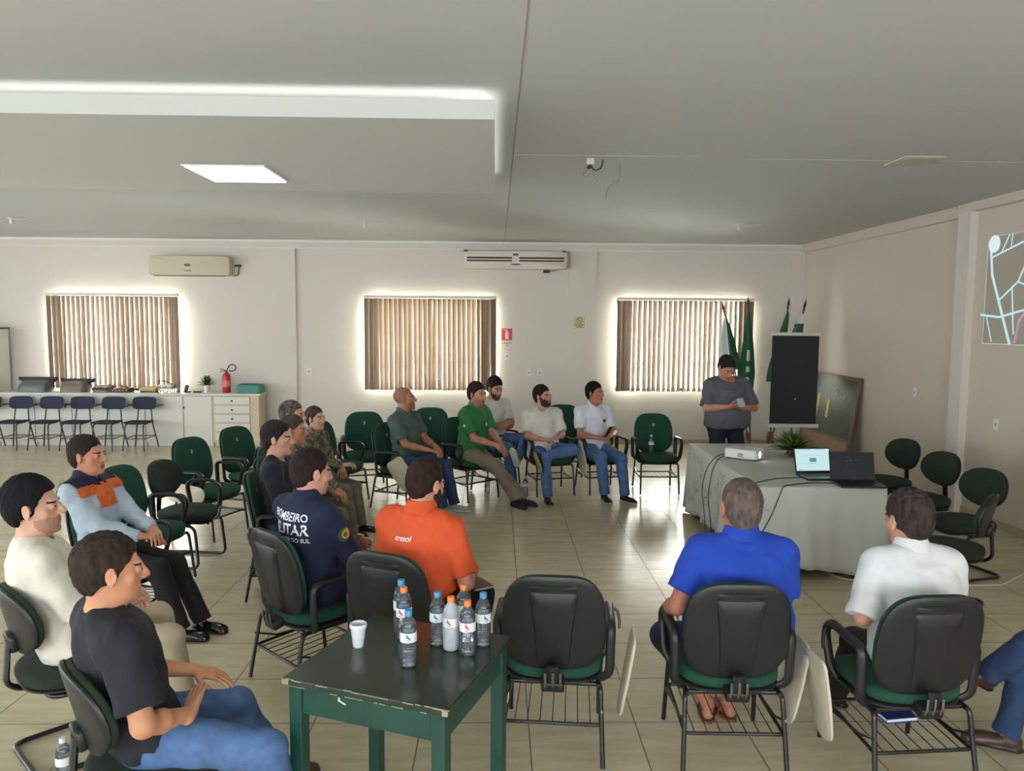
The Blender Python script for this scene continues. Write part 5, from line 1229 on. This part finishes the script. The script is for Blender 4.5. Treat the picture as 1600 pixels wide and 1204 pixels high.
def txt_plate(par, txt, size, x, z, y, mt, name='lettering', bold=True):
    vs, fs = text_mesh(txt, size, bold=bold); return MB().add([(x + a, y, z + b) for a, b, _ in vs], fs).build(name, mt, par)
t = empty('extinguisher_sign', (.178, WY - .002, 1.86), 0, 'red fire extinguisher sign right of the middle blind', 'sign'); SRED = mat('sign_red', (196, 36, 46), .4)
MB().bb(-.088, .088, -.004, 0, -.10, .10).build('panel', SRED, t)
m = MB().bb(-.028, .028, -.0055, -.004, -.08, .04).bb(-.012, .012, -.0055, -.004, .04, .075).bb(-.05, .012, -.0055, -.004, .065, .078); m.build('extinguisher_symbol', mat('sign_white', (226, 206, 200), .5), t)
t = empty('extinguisher_label', (.185, WY - .002, 1.69), 0, 'small white lettered label under the red extinguisher sign', 'sign')
MB().bb(-.09, .09, -.003, 0, -.04, .045).build('plate', mat('sign_cream', (216, 214, 196), .5), t); txt_plate(t, 'EXTINTOR', .034, 0, .018, -.0035, mat('ink_green', (52, 62, 44), .6)); txt_plate(t, 'ABC', .028, 0, -.018, -.0035, MATS['ink_green'])
t = empty('no_smoking_sign', (1.40, WY - .052, 2.07), 0, 'small yellowish no smoking sign on the pilaster', 'sign')
MB().bb(-.095, .095, -.004, 0, -.10, .10).build('plate', mat('sign_yellow', (206, 190, 140), .5), t)
m = MB().tube([(.048 * cos(q), -.005, .035 + .048 * sin(q)) for q in np.linspace(0, 2 * pi, 24, endpoint=False)], .005, 5, closed=True).tube([(-.034, -.005, .069), (.034, -.005, .001)], .004, 5); m.build('ban_ring', mat('sign_brown', (110, 62, 40), .5), t)
MB().bb(-.025, .02, -.006, -.004, .03, .04).build('cigarette', mat('ink_dark', (50, 40, 26), .6), t); txt_plate(t, 'PROIBIDO', .032, 0, -.04, -.0045, MATS['ink_dark']); txt_plate(t, 'FUMAR', .032, 0, -.073, -.0045, MATS['ink_dark'])
def socket(x, y, z, label, rz=0):
    t = empty('wall_socket', (x, y, z), rz, label, 'wall socket', 'white switch plates and sockets'); MB().bb(-.038, .038, -.008, 0, -.058, .058, .004).build('plate', WHITE, t); MB().bb(-.016, .016, -.0095, -.008, -.018, .018).build('rocker', mat('rocker', (170, 168, 160), .4), t)
socket(-3.16, WY, 1.21, 'white socket plate between the first blind and the middle blind'); socket(.18, WY, 1.49, 'small switch plate below the extinguisher sign'); socket(.552, WY, 1.21, 'left of two wall plates beside the man in the white polo'); socket(.737, WY, 1.21, 'right of two wall plates beside the man in the white polo')
socket(RX, 9.25, 1.245, 'white socket plate on the right wall beside the chalkboard', -pi / 2); socket(RX, 7.7, 1.06, 'beige plate low on the right wall below the projected map', -pi / 2)
# ceiling lamp sockets and loose wires
LAMPM = mat('lamp_holder', (206, 200, 190), .5)
for (x, y, z, lab) in ((-6.43, 10.32, CZ, 'small ceiling lamp holder near the left edge'), (-1.77, 10.33, CZ, 'small ceiling lamp holder above the middle of the hall'), (3.23, 10.19, CZ, 'small ceiling lamp holder near the right wall')):
    t = empty('lamp_holder', (x, y, z), 0, lab, 'lamp holder', 'bare lamp holders on the ceiling'); MB().lathe([(0, 0), (.055, 0), (.055, -.012), (.028, -.016), (.026, -.075), (.02, -.085), (0, -.085)], 16).build('holder', LAMPM, t, smooth=True)
    MB().tube([(.02, 0, -.012), (.12, .01, -.02), (.22, 0, -.006), (.30, 0, -.004)], .006, 6, fl=.03).build('lead', LAMPM, t, smooth=True)
t = empty('ceiling_junction', (.747, 6.22, CZ), 0, 'white ceiling junction with loose black and white wires hanging', 'ceiling wiring')
MB().bb(-.03, .03, -.03, .03, -.05, 0, .004).build('box', LAMPM, t); MB().tube([(0, -.02, -.05), (.03, -.02, -.10), (.09, -.02, -.08), (.10, -.02, -.01)], .006, 6, fl=.03).ball((-.01, -.02, -.07), .018, 8).build('black_wire', BLACKP, t, smooth=True)
MB().tube([(-.01, 0, -.07), (-.06, 0, -.13), (-.03, 0, -.15), (0, 0, -.11)], .004, 5, fl=.02).tube([(0, 0, -.07), (.03, 0, -.13), (.08, 0, -.20)], .0035, 5, fl=.02).build('pale_wire', mat('wire_grey', (130, 126, 112), .6), t, smooth=True)
t = empty('hanging_wire', (1.02, 6.40, CZ), 0, 'loose wire hanging from the ceiling right of the junction', 'ceiling wiring')
MB().tube([(0, 0, 0), (.0, 0, -.08), (-.01, 0, -.14), (-.06, 0, -.16), (-.10, 0, -.20), (-.12, 0, -.27)], .004, 6, fl=.02).tube([(-.06, 0, -.15), (-.085, 0, -.135)], .003, 5).build('wire', mat('wire_grey', (130, 126, 112), .6), t, smooth=True)
# blue folder in the basket under the white-shirted man's chair
t = empty('folder', (1.91, 3.49, .224), radians(8), 'dark blue folder with papers lying in the wire basket of a chair', 'folder')
MB().bb(-.08, .08, -.11, .11, 0, .006).bb(-.08, .08, -.11, .11, .02, .024).build('cover', mat('folder_blue', (30, 54, 120), .4), t); MB().bb(-.077, .077, -.108, .106, .006, .02).build('papers', mat('paper', (214, 218, 224), .7), t)
# ------------------------------------------------------------------ the people
def cloth_m(name, rgb, **k): return mat(name, rgb, .88, bump=.8, bscale=12, var=k.get('var', .06), vscale=k.get('vs', 12))
JEANS = cloth_m('jeans', (76, 106, 150), var=.22, vs=18); JEANSD = cloth_m('jeans_dark', (42, 62, 98), var=.2, vs=18); NAVY = cloth_m('navy_cloth', (24, 30, 58)); NAVYP = cloth_m('navy_trousers', (22, 26, 46)); BLACKC = cloth_m('black_cloth', (28, 30, 38)); BLACKT = cloth_m('black_trousers', (24, 24, 27))
CREAMC = cloth_m('cream_tee', (222, 218, 204)); KHAKI = cloth_m('khaki', (186, 172, 146)); ORANGE = cloth_m('orange_polo', (214, 84, 42)); ROYAL = cloth_m('royal_blue', (26, 66, 172)); WSHIRT = cloth_m('white_shirt', (216, 218, 220)); WPOLO = cloth_m('white_polo', (212, 214, 222)); WTEE = cloth_m('white_tee', (208, 206, 198))
GREYG = cloth_m('grey_green_polo', (72, 92, 84)); GPOLO = cloth_m('green_polo', (44, 112, 60)); TAUPE = cloth_m('taupe_trousers', (128, 116, 100)); GREYT = cloth_m('grey_tee', (84, 86, 92)); PALEB = cloth_m('pale_blue_shirt', (170, 184, 198)); OLIVE = cloth_m('olive', (104, 102, 84), var=.15, vs=16)
LEATH = mat('black_leather', (18, 17, 18), .18); SNEAK = mat('grey_sneaker', (150, 154, 148), .6); WSOLE = mat('white_sole', (214, 212, 206), .5); DSNK = mat('dark_sneaker', (22, 24, 32), .6); BRLE = mat('brown_leather', (70, 48, 38), .35); SAND = mat('sandal_brown', (110, 64, 44), .5); BSOLE = mat('black_sole', (20, 20, 20), .5)
H_BLK = dict(rgb=(28, 23, 22)); H_BRN = dict(rgb=(50, 40, 34)); H_GRY = dict(rgb=(92, 84, 78), var=.6, t=.006); B_DK = (40, 30, 26)
PE = {}
PE[1] = person('man in a black T-shirt and blue jeans seated front left, hands at his hips', -1.33, 2.78, 44, lean=14, near=True, skin=(196, 138, 104), s=.975, head=(-12, -3, 0), turn=-4, girth=1.13,
    R=dict(w=(.20, .10, .66), d=(-.8, .55, .25), n=(.2, .5, -.9), curl=.12, p=(.7, -.5, -.5)), L=dict(w=(-.10, .24, .68), d=(.7, .6, -.1), n=(0, 0, -1), curl=.25),
    kneeR=(.75, .6, 1), kneeL=(-.15, .6, 1), footR=(.40, .42, .09), footL=(-.06, .62, .09), toeR=.5, hair=dict(rgb=(52, 42, 36), t=.012, var=.5), top=dict(mat=BLACKC, sl=.80, neck=.060, hem=-.03, off=.02), pants=dict(mat=JEANS, waist=.03), shoes=dict(mat=BRLE, sole=BSOLE))
PE[2] = person('man in a cream T-shirt and khaki trousers seated at the left edge', -2.08, 3.62, 34, lean=15, near=True, skin=(206, 158, 134), s=1.0, head=(-22, 4, 0), girth=1.2, belly=.02,
    R=dict(w=(.10, .26, .70), d=(-.7, .6, -.2), n=(0, 0, -1)), L=LAPL, footR=(.16, .50, .09), footL=(-.13, .50, .09), kneeR=(.3, .6, 1), hair=dict(rgb=(24, 22, 26), t=.024, tuft=[((0, -.12, .05), (0, -.17, .055)), ((.03, -.11, .07), (.04, -.15, .085))], line=.01), beard=dict(stubble=True),
    top=dict(mat=CREAMC, sl=1.0, neck=.066, hem=-.05, off=.022, fold=.005), pants=dict(mat=KHAKI), shoes=dict(mat=BRLE))
PE[3] = person('man in a pale shirt with orange and navy shoulders, black trousers and shiny shoes', -2.58, 4.96, -8, lean=14, s=.98, near=True, skin=(186, 128, 100), head=(2, 3, 0),
    R=dict(w=(.06, .30, .70), d=(-.6, .7, -.2), n=(0, 0, -1)), L=dict(w=(-.05, .32, .72), d=(.7, .6, -.2), n=(0, 0, -1)), footR=(.06, .56, .09), footL=(-.10, .62, .09), toeR=-.1, toeL=.05, hair=dict(rgb=(46, 36, 32), t=.010), top=dict(mat=PALEB, sleeve='long', collar=True, cmat=NAVY), pants=dict(mat=BLACKT), shoes=dict(mat=LEATH))
PE[4] = person('man in a navy shirt with white lettering on the back, arms crossed', -1.07, 4.32, 52, lean=4, near=True, skin=(204, 150, 128), head=(-14, -7, 0), girth=1.12, belly=.02, bend=.01,
    R=dict(w=(.00, .24, .80), d=(-.9, .2, .1), n=(0, -1, -.2), curl=.3, p=(.8, -.1, -.8)), L=dict(w=(.06, .27, .76), d=(.9, .2, .0), n=(0, -1, 0), curl=.3, p=(-.8, -.1, -.8)), hair=dict(rgb=(44, 34, 32), t=.009, nape=-.085), top=dict(mat=NAVY, sleeve='long', collar=True, hem=-.10, off=.016), pants=dict(mat=NAVYP), shoes=dict(mat=LEATH))
PE[5] = person('man in a black crew-neck and jeans beside the green chair edge', -1.62, 5.70, 4, lean=6, s=.97, skin=(196, 146, 124), head=(-6, 0, 0), hair=dict(rgb=(42, 34, 34), t=.012), top=dict(mat=BLACKC, sl=.8), pants=dict(mat=JEANSD), shoes=dict(mat=DSNK, sole=WSOLE), footR=(.12, .62, .09), kneeR=(.2, .6, 1))
PE[6] = person('soldier in camouflage with close-cropped hair, nearer of the two', -1.68, 6.32, -4, lean=4, skin=(180, 124, 98), s=.94, head=(-4, -2, 0), R=dict(w=(.06, .36, .69), d=(-.5, .8, -.3), n=(0, 0, -1), curl=.5), L=dict(w=(-.03, .37, .70), d=(.6, .7, -.3), n=(0, 0, -1), curl=.5), hair=dict(rgb=(70, 58, 50), t=.005), top=dict(mat=camo(), sleeve='long', collar=True, hem=-.12, off=.018), pants=dict(mat=OLIVE), shoes=dict(mat=LEATH))
PE[7] = person('soldier in camouflage with greying hair, farther of the two', -1.85, 6.87, -8, lean=2, skin=(190, 138, 112), s=1.0, head=(-6, 3, 0), hair=dict(rgb=(78, 74, 70), t=.009, var=.7), top=dict(mat=camo(), sleeve='long', collar=True, hem=-.12, off=.018), pants=dict(mat=OLIVE), shoes=dict(mat=LEATH))
PE[8] = person('woman in camouflage uniform with pinned-back hair', -1.77, 7.43, -16, lean=3, skin=(200, 150, 126), s=.87, girth=.9, head=(-10, 4, 0), R=dict(w=(.04, .34, .78), d=(-.4, .8, .1), n=(-.3, 0, -1), curl=.5), hair=dict(rgb=(66, 58, 54), t=.010, bun=True, var=.7), top=dict(mat=camo(), sleeve='long', collar=True, hem=-.12, off=.016), pants=dict(mat=OLIVE), shoes=dict(mat=LEATH))
PE[9] = person('bearded man in an orange polo shirt with his head bowed', -.42, 3.98, 62, lean=-2, near=True, skin=(198, 140, 118), girth=1.22, belly=.05, head=(-12, -14, 0), bend=.02, s=1.0,
    R=dict(w=(.16, .26, .70), d=(-.3, .9, -.2), n=(0, 0, -1)), L=LAPL, hair=dict(rgb=(48, 34, 30), t=.008, nape=-.08), beard=dict(rgb=B_DK, t=.008), top=dict(mat=ORANGE, collar=True, sl=.85, hem=-.10, off=.016), pants=dict(mat=BLACKT), shoes=dict(mat=mat('grey_shoe', (112, 108, 104), .5), sole=BSOLE), footR=(.15, .35, .09), toeR=.4)
PE[10] = person('bald man in a grey-green polo shirt and dark jeans', -.99, 8.37, -28, lean=5, skin=(176, 120, 92), girth=1.12, belly=.02, head=(24, 8, 0), s=1.0,
    R=dict(w=(.08, .33, .69), d=(-.5, .8, -.2), n=(0, 0, -1)), L=dict(w=(-.06, .35, .70), d=(.6, .7, -.2), n=(0, 0, -1)), footR=(.07, .52, .09), footL=(-.11, .55, .09), hair=dict(rgb=(70, 56, 46), shaved=True), beard=dict(stubble=True), top=dict(mat=GREYG, collar=True, sl=.8), pants=dict(mat=JEANSD), shoes=dict(mat=SNEAK, sole=WSOLE))
PE[11] = person('man in a bright green polo and taupe trousers, ankles crossed', -.30, 8.84, -36, lean=-5, skin=(178, 124, 98), girth=1.1, belly=.03, head=(-6, -2, 0), s=1.03, bend=.02,
    R=dict(w=(.05, .40, .66), d=(-.2, .85, -.5), n=(-.6, 0, -1)), L=dict(w=(-.02, .42, .66), d=(.3, .8, -.5), n=(.6, 0, -1)), footR=(.04, .66, .09), footL=(.0, .76, .10), toeR=.3, toeL=.1, hair=dict(rgb=(44, 32, 28), t=.012), beard=dict(stubble=True), top=dict(mat=GPOLO, collar=True, sl=.8, off=.016), pants=dict(mat=TAUPE), shoes=dict(mat=DSNK, sole=BSOLE))
PE[12] = person('man in a white T-shirt with crossed arms, seated in the back row', -.03, 9.66, -52, lean=2, skin=(176, 122, 96), head=(-2, -16, 0), s=1.03,
    R=dict(w=(.02, .24, .78), d=(-.9, .2, .0), n=(0, -1, -.2), curl=.3, p=(.8, -.1, -.8)), L=dict(w=(.04, .27, .74), d=(.9, .2, .0), n=(0, -1, 0), curl=.3, p=(-.8, -.1, -.8)), footR=(.10, .52, .09), footL=(.12, .62, .42), kneeL=(-.9, .6, .5), toeL=(.8, .4, .3), hair=dict(rgb=(36, 28, 26), t=.014), beard=dict(rgb=(48, 38, 34), t=.004), top=dict(mat=WTEE, sl=.8), pants=dict(mat=JEANS, waist=.08), shoes=dict(mat=SNEAK, sole=WSOLE), belt=BRLE)
PE[13] = person('bearded man with glasses in a white T-shirt, ankle over his knee', .58, 9.05, -76, lean=12, skin=(190, 136, 112), girth=1.1, belly=.03, head=(36, 6, 0), s=.96,
    R=dict(w=(.10, .26, .74), d=(-.9, .35, -.1), n=(0, 0, -1)), L=dict(w=(-.12, .26, .76), d=(.9, .3, -.1), n=(0, 0, -1)), footR=(.10, .50, .09), footL=(.17, .46, .56), kneeL=(-1.4, .3, .25), toeL=(.55, .5, -.7), hair=dict(rgb=(34, 27, 26), t=.018, nape=-.095), beard=dict(rgb=(50, 38, 34), t=.008), top=dict(mat=WTEE, sl=.85, neck=.066, off=.018), pants=dict(mat=JEANS), shoes=dict(mat=DSNK, sole=mat('tan_sole', (150, 136, 100), .7)), glasses=BLACKM)
PE[14] = person('man in a white polo shirt and jeans holding a dark phone', 1.20, 9.18, -72, lean=2, skin=(168, 112, 84), girth=1.1, belly=.01, head=(28, 4, 0), s=1.0,
    R=dict(w=(.09, .31, .72), d=(-.7, .6, -.1), n=(-.2, 0, -1), curl=.5), L=dict(w=(-.10, .31, .74), d=(.7, .5, .1), n=(.1, -.5, -1), curl=.5), footR=(.08, .50, .09), footL=(-.13, .60, .09), toeL=-.3, kneeL=(-.3, .6, 1), hair=dict(rgb=(22, 20, 22), t=.012), top=dict(mat=WPOLO, collar=True, sl=.75), pants=dict(mat=JEANS), shoes=dict(mat=DSNK, sole=WSOLE))
PE[15] = person('heavy-set man in a grey T-shirt standing behind the table looking at his phone', 2.65, 8.62, -84, stand=True, lean=-2, skin=(176, 122, 98), girth=1.34, belly=.10, head=(8, -34, 0), s=1.0, hx=.05, bend=.0,
    R=dict(w=(.09, .30, 1.16), d=(-.75, .5, .25), n=(-.3, -.4, .9), curl=.6, p=(.9, -.4, -.6)), L=dict(w=(-.08, .30, 1.15), d=(.75, .5, .25), n=(.3, -.4, .9), curl=.6, p=(-.9, -.4, -.6)), footR=(.13, .02, .09), footL=(-.13, .03, .09), kneeR=(.1, 1, 0), kneeL=(-.1, 1, 0), hair=dict(rgb=(38, 32, 32), t=.010), top=dict(mat=GREYT, sl=.9, hem=-.03, off=.020, neck=.07), pants=dict(mat=NAVYP, waist=.03), shoes=dict(mat=DSNK, sole=BSOLE))
PE[16] = person('man in a royal blue polo with cropped greying hair, back to the camera', 1.20, 3.56, 90, lean=-3, near=True, skin=(172, 112, 88), girth=1.46, belly=.06, head=(2, 0, 0), s=.97, hs=1.24,
    R=dict(w=(.17, .26, .70), d=(-.1, 1, -.1), n=(0, 0, -1), p=(.1, -.8, -.6)), L=dict(w=(-.33, .20, .66), d=(.15, .8, -.6), n=(.2, .3, -1), curl=.6, p=(-.4, -.7, -.6)), kneeL=(-.9, .6, 1), footR=(.05, .30, .09), footL=(-.07, .28, .09), toeR=-.3, toeL=.2, hair=dict(rgb=(96, 84, 78), t=.004, var=.45, n=.0008, nape=-.08), top=dict(mat=ROYAL, collar=True, sl=.72, off=.02, hem=-.12), pants=dict(mat=cloth_m('dark_shorts', (34, 38, 62)), short=.16), shoes=dict(mat=SAND, bare=True))
PE[17] = person('man in a white dress shirt with short dark hair, back to the camera', 2.01, 3.44, 92, lean=-6, bend=.04, hs=1.24, near=True, skin=(196, 142, 118), girth=1.32, belly=.02, head=(8, -10, 0), s=.92,
    R=dict(w=(.10, .32, .71), d=(-.4, .9, -.1), n=(0, 0, -1)), L=dict(w=(-.20, .20, .72), d=(.5, .8, -.3), n=(0, 0, -1), p=(-.5, -.7, -.5)), footR=(.12, .62, .09), footL=(-.1, .6, .09), hair=dict(rgb=(58, 50, 46), t=.016, nape=-.08, var=.5, n=.003), top=dict(mat=WSHIRT, collar=True, sl=.98, off=.022, hem=-.12, fold=.005), pants=dict(mat=BLACKT), shoes=dict(mat=LEATH))
PE[18] = person('person in jeans and brown shoes at the right edge, leg crossed', 2.98, 3.25, 158, lean=6, near=True, skin=(190, 136, 112), footR=(.10, .52, .09), footL=(.14, .60, .36), kneeL=(-.3, .6, 1), toeL=(.1, 1, .1), toeR=.1, hair=dict(rgb=(40, 32, 30), t=.012), top=dict(mat=WTEE, sl=.8), pants=dict(mat=JEANSD), shoes=dict(mat=BRLE, sole=BSOLE, st=.02))
o = place(DC, 3.0, 3.24, 158, 'green writing chair beyond the right edge under the person with crossed legs', GD)
# lettering and patches
WINK = mat('print_white', (224, 228, 232), .6)
print_on(PE[4], 'BOMBEIRO', .060, .445, -.02, True, WINK); print_on(PE[4], 'MILITAR', .084, .378, -.02, True, WINK); print_on(PE[4], 'RIO GRANDE DO SUL', .033, .322, -.02, True, WINK)
print_on(PE[9], 'cresol', .038, .405, -.01, True, WINK)
def disc(r, n=20, sx=1): return [(r * sx * cos(2 * pi * k / n), r * sin(2 * pi * k / n), 0) for k in range(n)], [list(range(n))]
def side_patch(pr, sg, f, r, mt, name, off=.004, dy=0, dz=0):
    """round badge on the outside of an upper arm"""
    a, e_, _, _ = pr['arms'][sg]; c = a + (e_ - a) * f; ax = unit(e_ - a); me = pr['shirt'].data
    bv = BVHTree.FromPolygons([v.co[:] for v in me.vertices], [p.vertices[:] for p in me.polygons]); out = unit(pr['A'][:, 0] * sg - ax * (pr['A'][:, 0] @ ax) * sg); tv = np.cross(ax, out); vs, fs = disc(r); Pn = []
    for (x_, y_, _) in [(0, 0, 0)] + vs:
        p = c + tv * (x_ + dy) + ax * (-y_ + dz) + out * .25; h = bv.ray_cast(Vector(p), Vector(-out)); q = np.array(h[0]) if h[0] is not None else c + out * .07
        Pn.append(q + out * off)
    return MB().add(Pn, [[0, i + 1, (i + 1) % len(vs) + 1] for i in range(len(vs))]).build(name, mt, pr['E'])
side_patch(PE[4], 1, .42, .042, mat('patch_green', (40, 96, 70), .7), 'arm_badge', .004); side_patch(PE[4], 1, .42, .030, mat('patch_yellow', (206, 180, 60), .7), 'badge_field', .006, -.010); side_patch(PE[4], 1, .42, .016, mat('patch_red', (186, 50, 50), .7), 'badge_core', .008, -.002)
side_patch(PE[11], 1, .42, .016, WINK, 'sleeve_mark')
def chest(pr, w0, u0, r, mt, name, off=0): 
    q = print_on(pr, disc(r), 0, w0, u0, False, mt, name); return q
chest(PE[14], .34, -.085, .022, mat('chest_logo', (40, 60, 66), .7), 'chest_logo'); chest(PE[11], .34, -.07, .018, WINK, 'chest_logo')
print_on(PE[13], 'maple', .022, .26, -.02, False, mat('grey_print', (150, 148, 142), .7), 'chest_print') if False else None
# orange and navy yoke of the pale shirt
def yoke(pr, lo_, hi_, mt, name, g=.004):
    me = pr['shirt'].data; P = np.array([v.co[:] for v in me.vertices]); N_ = np.array([v.normal[:] for v in me.vertices]); sp = pr['sp']; A = pr['A']; o = sp(0); w_ = (P - o) @ A[:, 2]; u_ = np.abs((P - o) @ A[:, 0])
    keep = (w_ > lo_(u_)) & (w_ < hi_(u_)) & (u_ < .205); m = MB(); idx = {}; vs = []; fs = []
    for p in me.polygons:
        if all(keep[i] for i in p.vertices):
            f = []
            for i in p.vertices:
                if i not in idx: idx[i] = len(vs); vs.append(P[i] + N_[i] * g)
                f.append(idx[i])
            fs.append(f)
    o = m.add(vs, fs).build(name, mt, pr['E'], smooth=True); return o
yoke(PE[3], lambda u: .40 - .1 * (u < .09), lambda u: .475 + 0 * u, mat('orange_yoke', (206, 96, 34), .8, var=.25, vscale=30), 'shoulder_patch'); yoke(PE[3], lambda u: .468 + 0 * u, lambda u: .6 + 0 * u, NAVY, 'navy_yoke', .005)
# things held
def phone(pr, loc, rot, label, mt, sz=(.072, .15, .009)):
    E_ = pr['E']; bpy.context.view_layer.update(); p = E_.matrix_world @ Vector(loc)
    t = empty('phone', p, E_.rotation_euler.z, label, 'phone', 'phones held in the hand'); Rm = rz3(rot[2]) @ rx3(rot[0]) @ ry3(rot[1])
    MB().box((0, 0, 0), sz, Rm, .004).build('case', mt, t); MB().box(Rm @ V3(0, 0, sz[2] / 2 + .0003), (sz[0] * .9, sz[1] * .92, .0006), Rm).build('screen', mat('phone_screen', (30, 34, 40), .1), t)
phone(PE[14], (.0, .40, .80), (radians(60), 0, radians(30)), 'dark phone held by the man in the white polo', DARK)
phone(PE[15], (.0, .40, 1.215), (radians(42), radians(10), radians(-38)), 'pale phone in the hands of the standing man', mat('phone_pale', (190, 190, 194), .3))
bpy.context.view_layer.update(); kq = PE[9]['E'].matrix_world @ Vector(PE[9]['legs'][1][1] + V3(-.0, -.06, .078))
t = empty('notebook', tuple(kq), radians(30), 'small brown notebook on the knee of the man in orange', 'notebook')
MB().bb(-.06, .06, -.09, .09, 0, .004, .001).bb(-.06, .06, -.09, .09, .014, .018, .001).bb(-.062, -.057, -.09, .09, 0, .018).build('cover', mat('notebook_brown', (104, 76, 56), .6), t); MB().bb(-.057, .057, -.087, .087, .004, .014).build('pages', mat('paper', (214, 218, 224), .7), t)
print('scene built in %.1fs, %d objects' % (time.time() - T0, len(bpy.data.objects)))
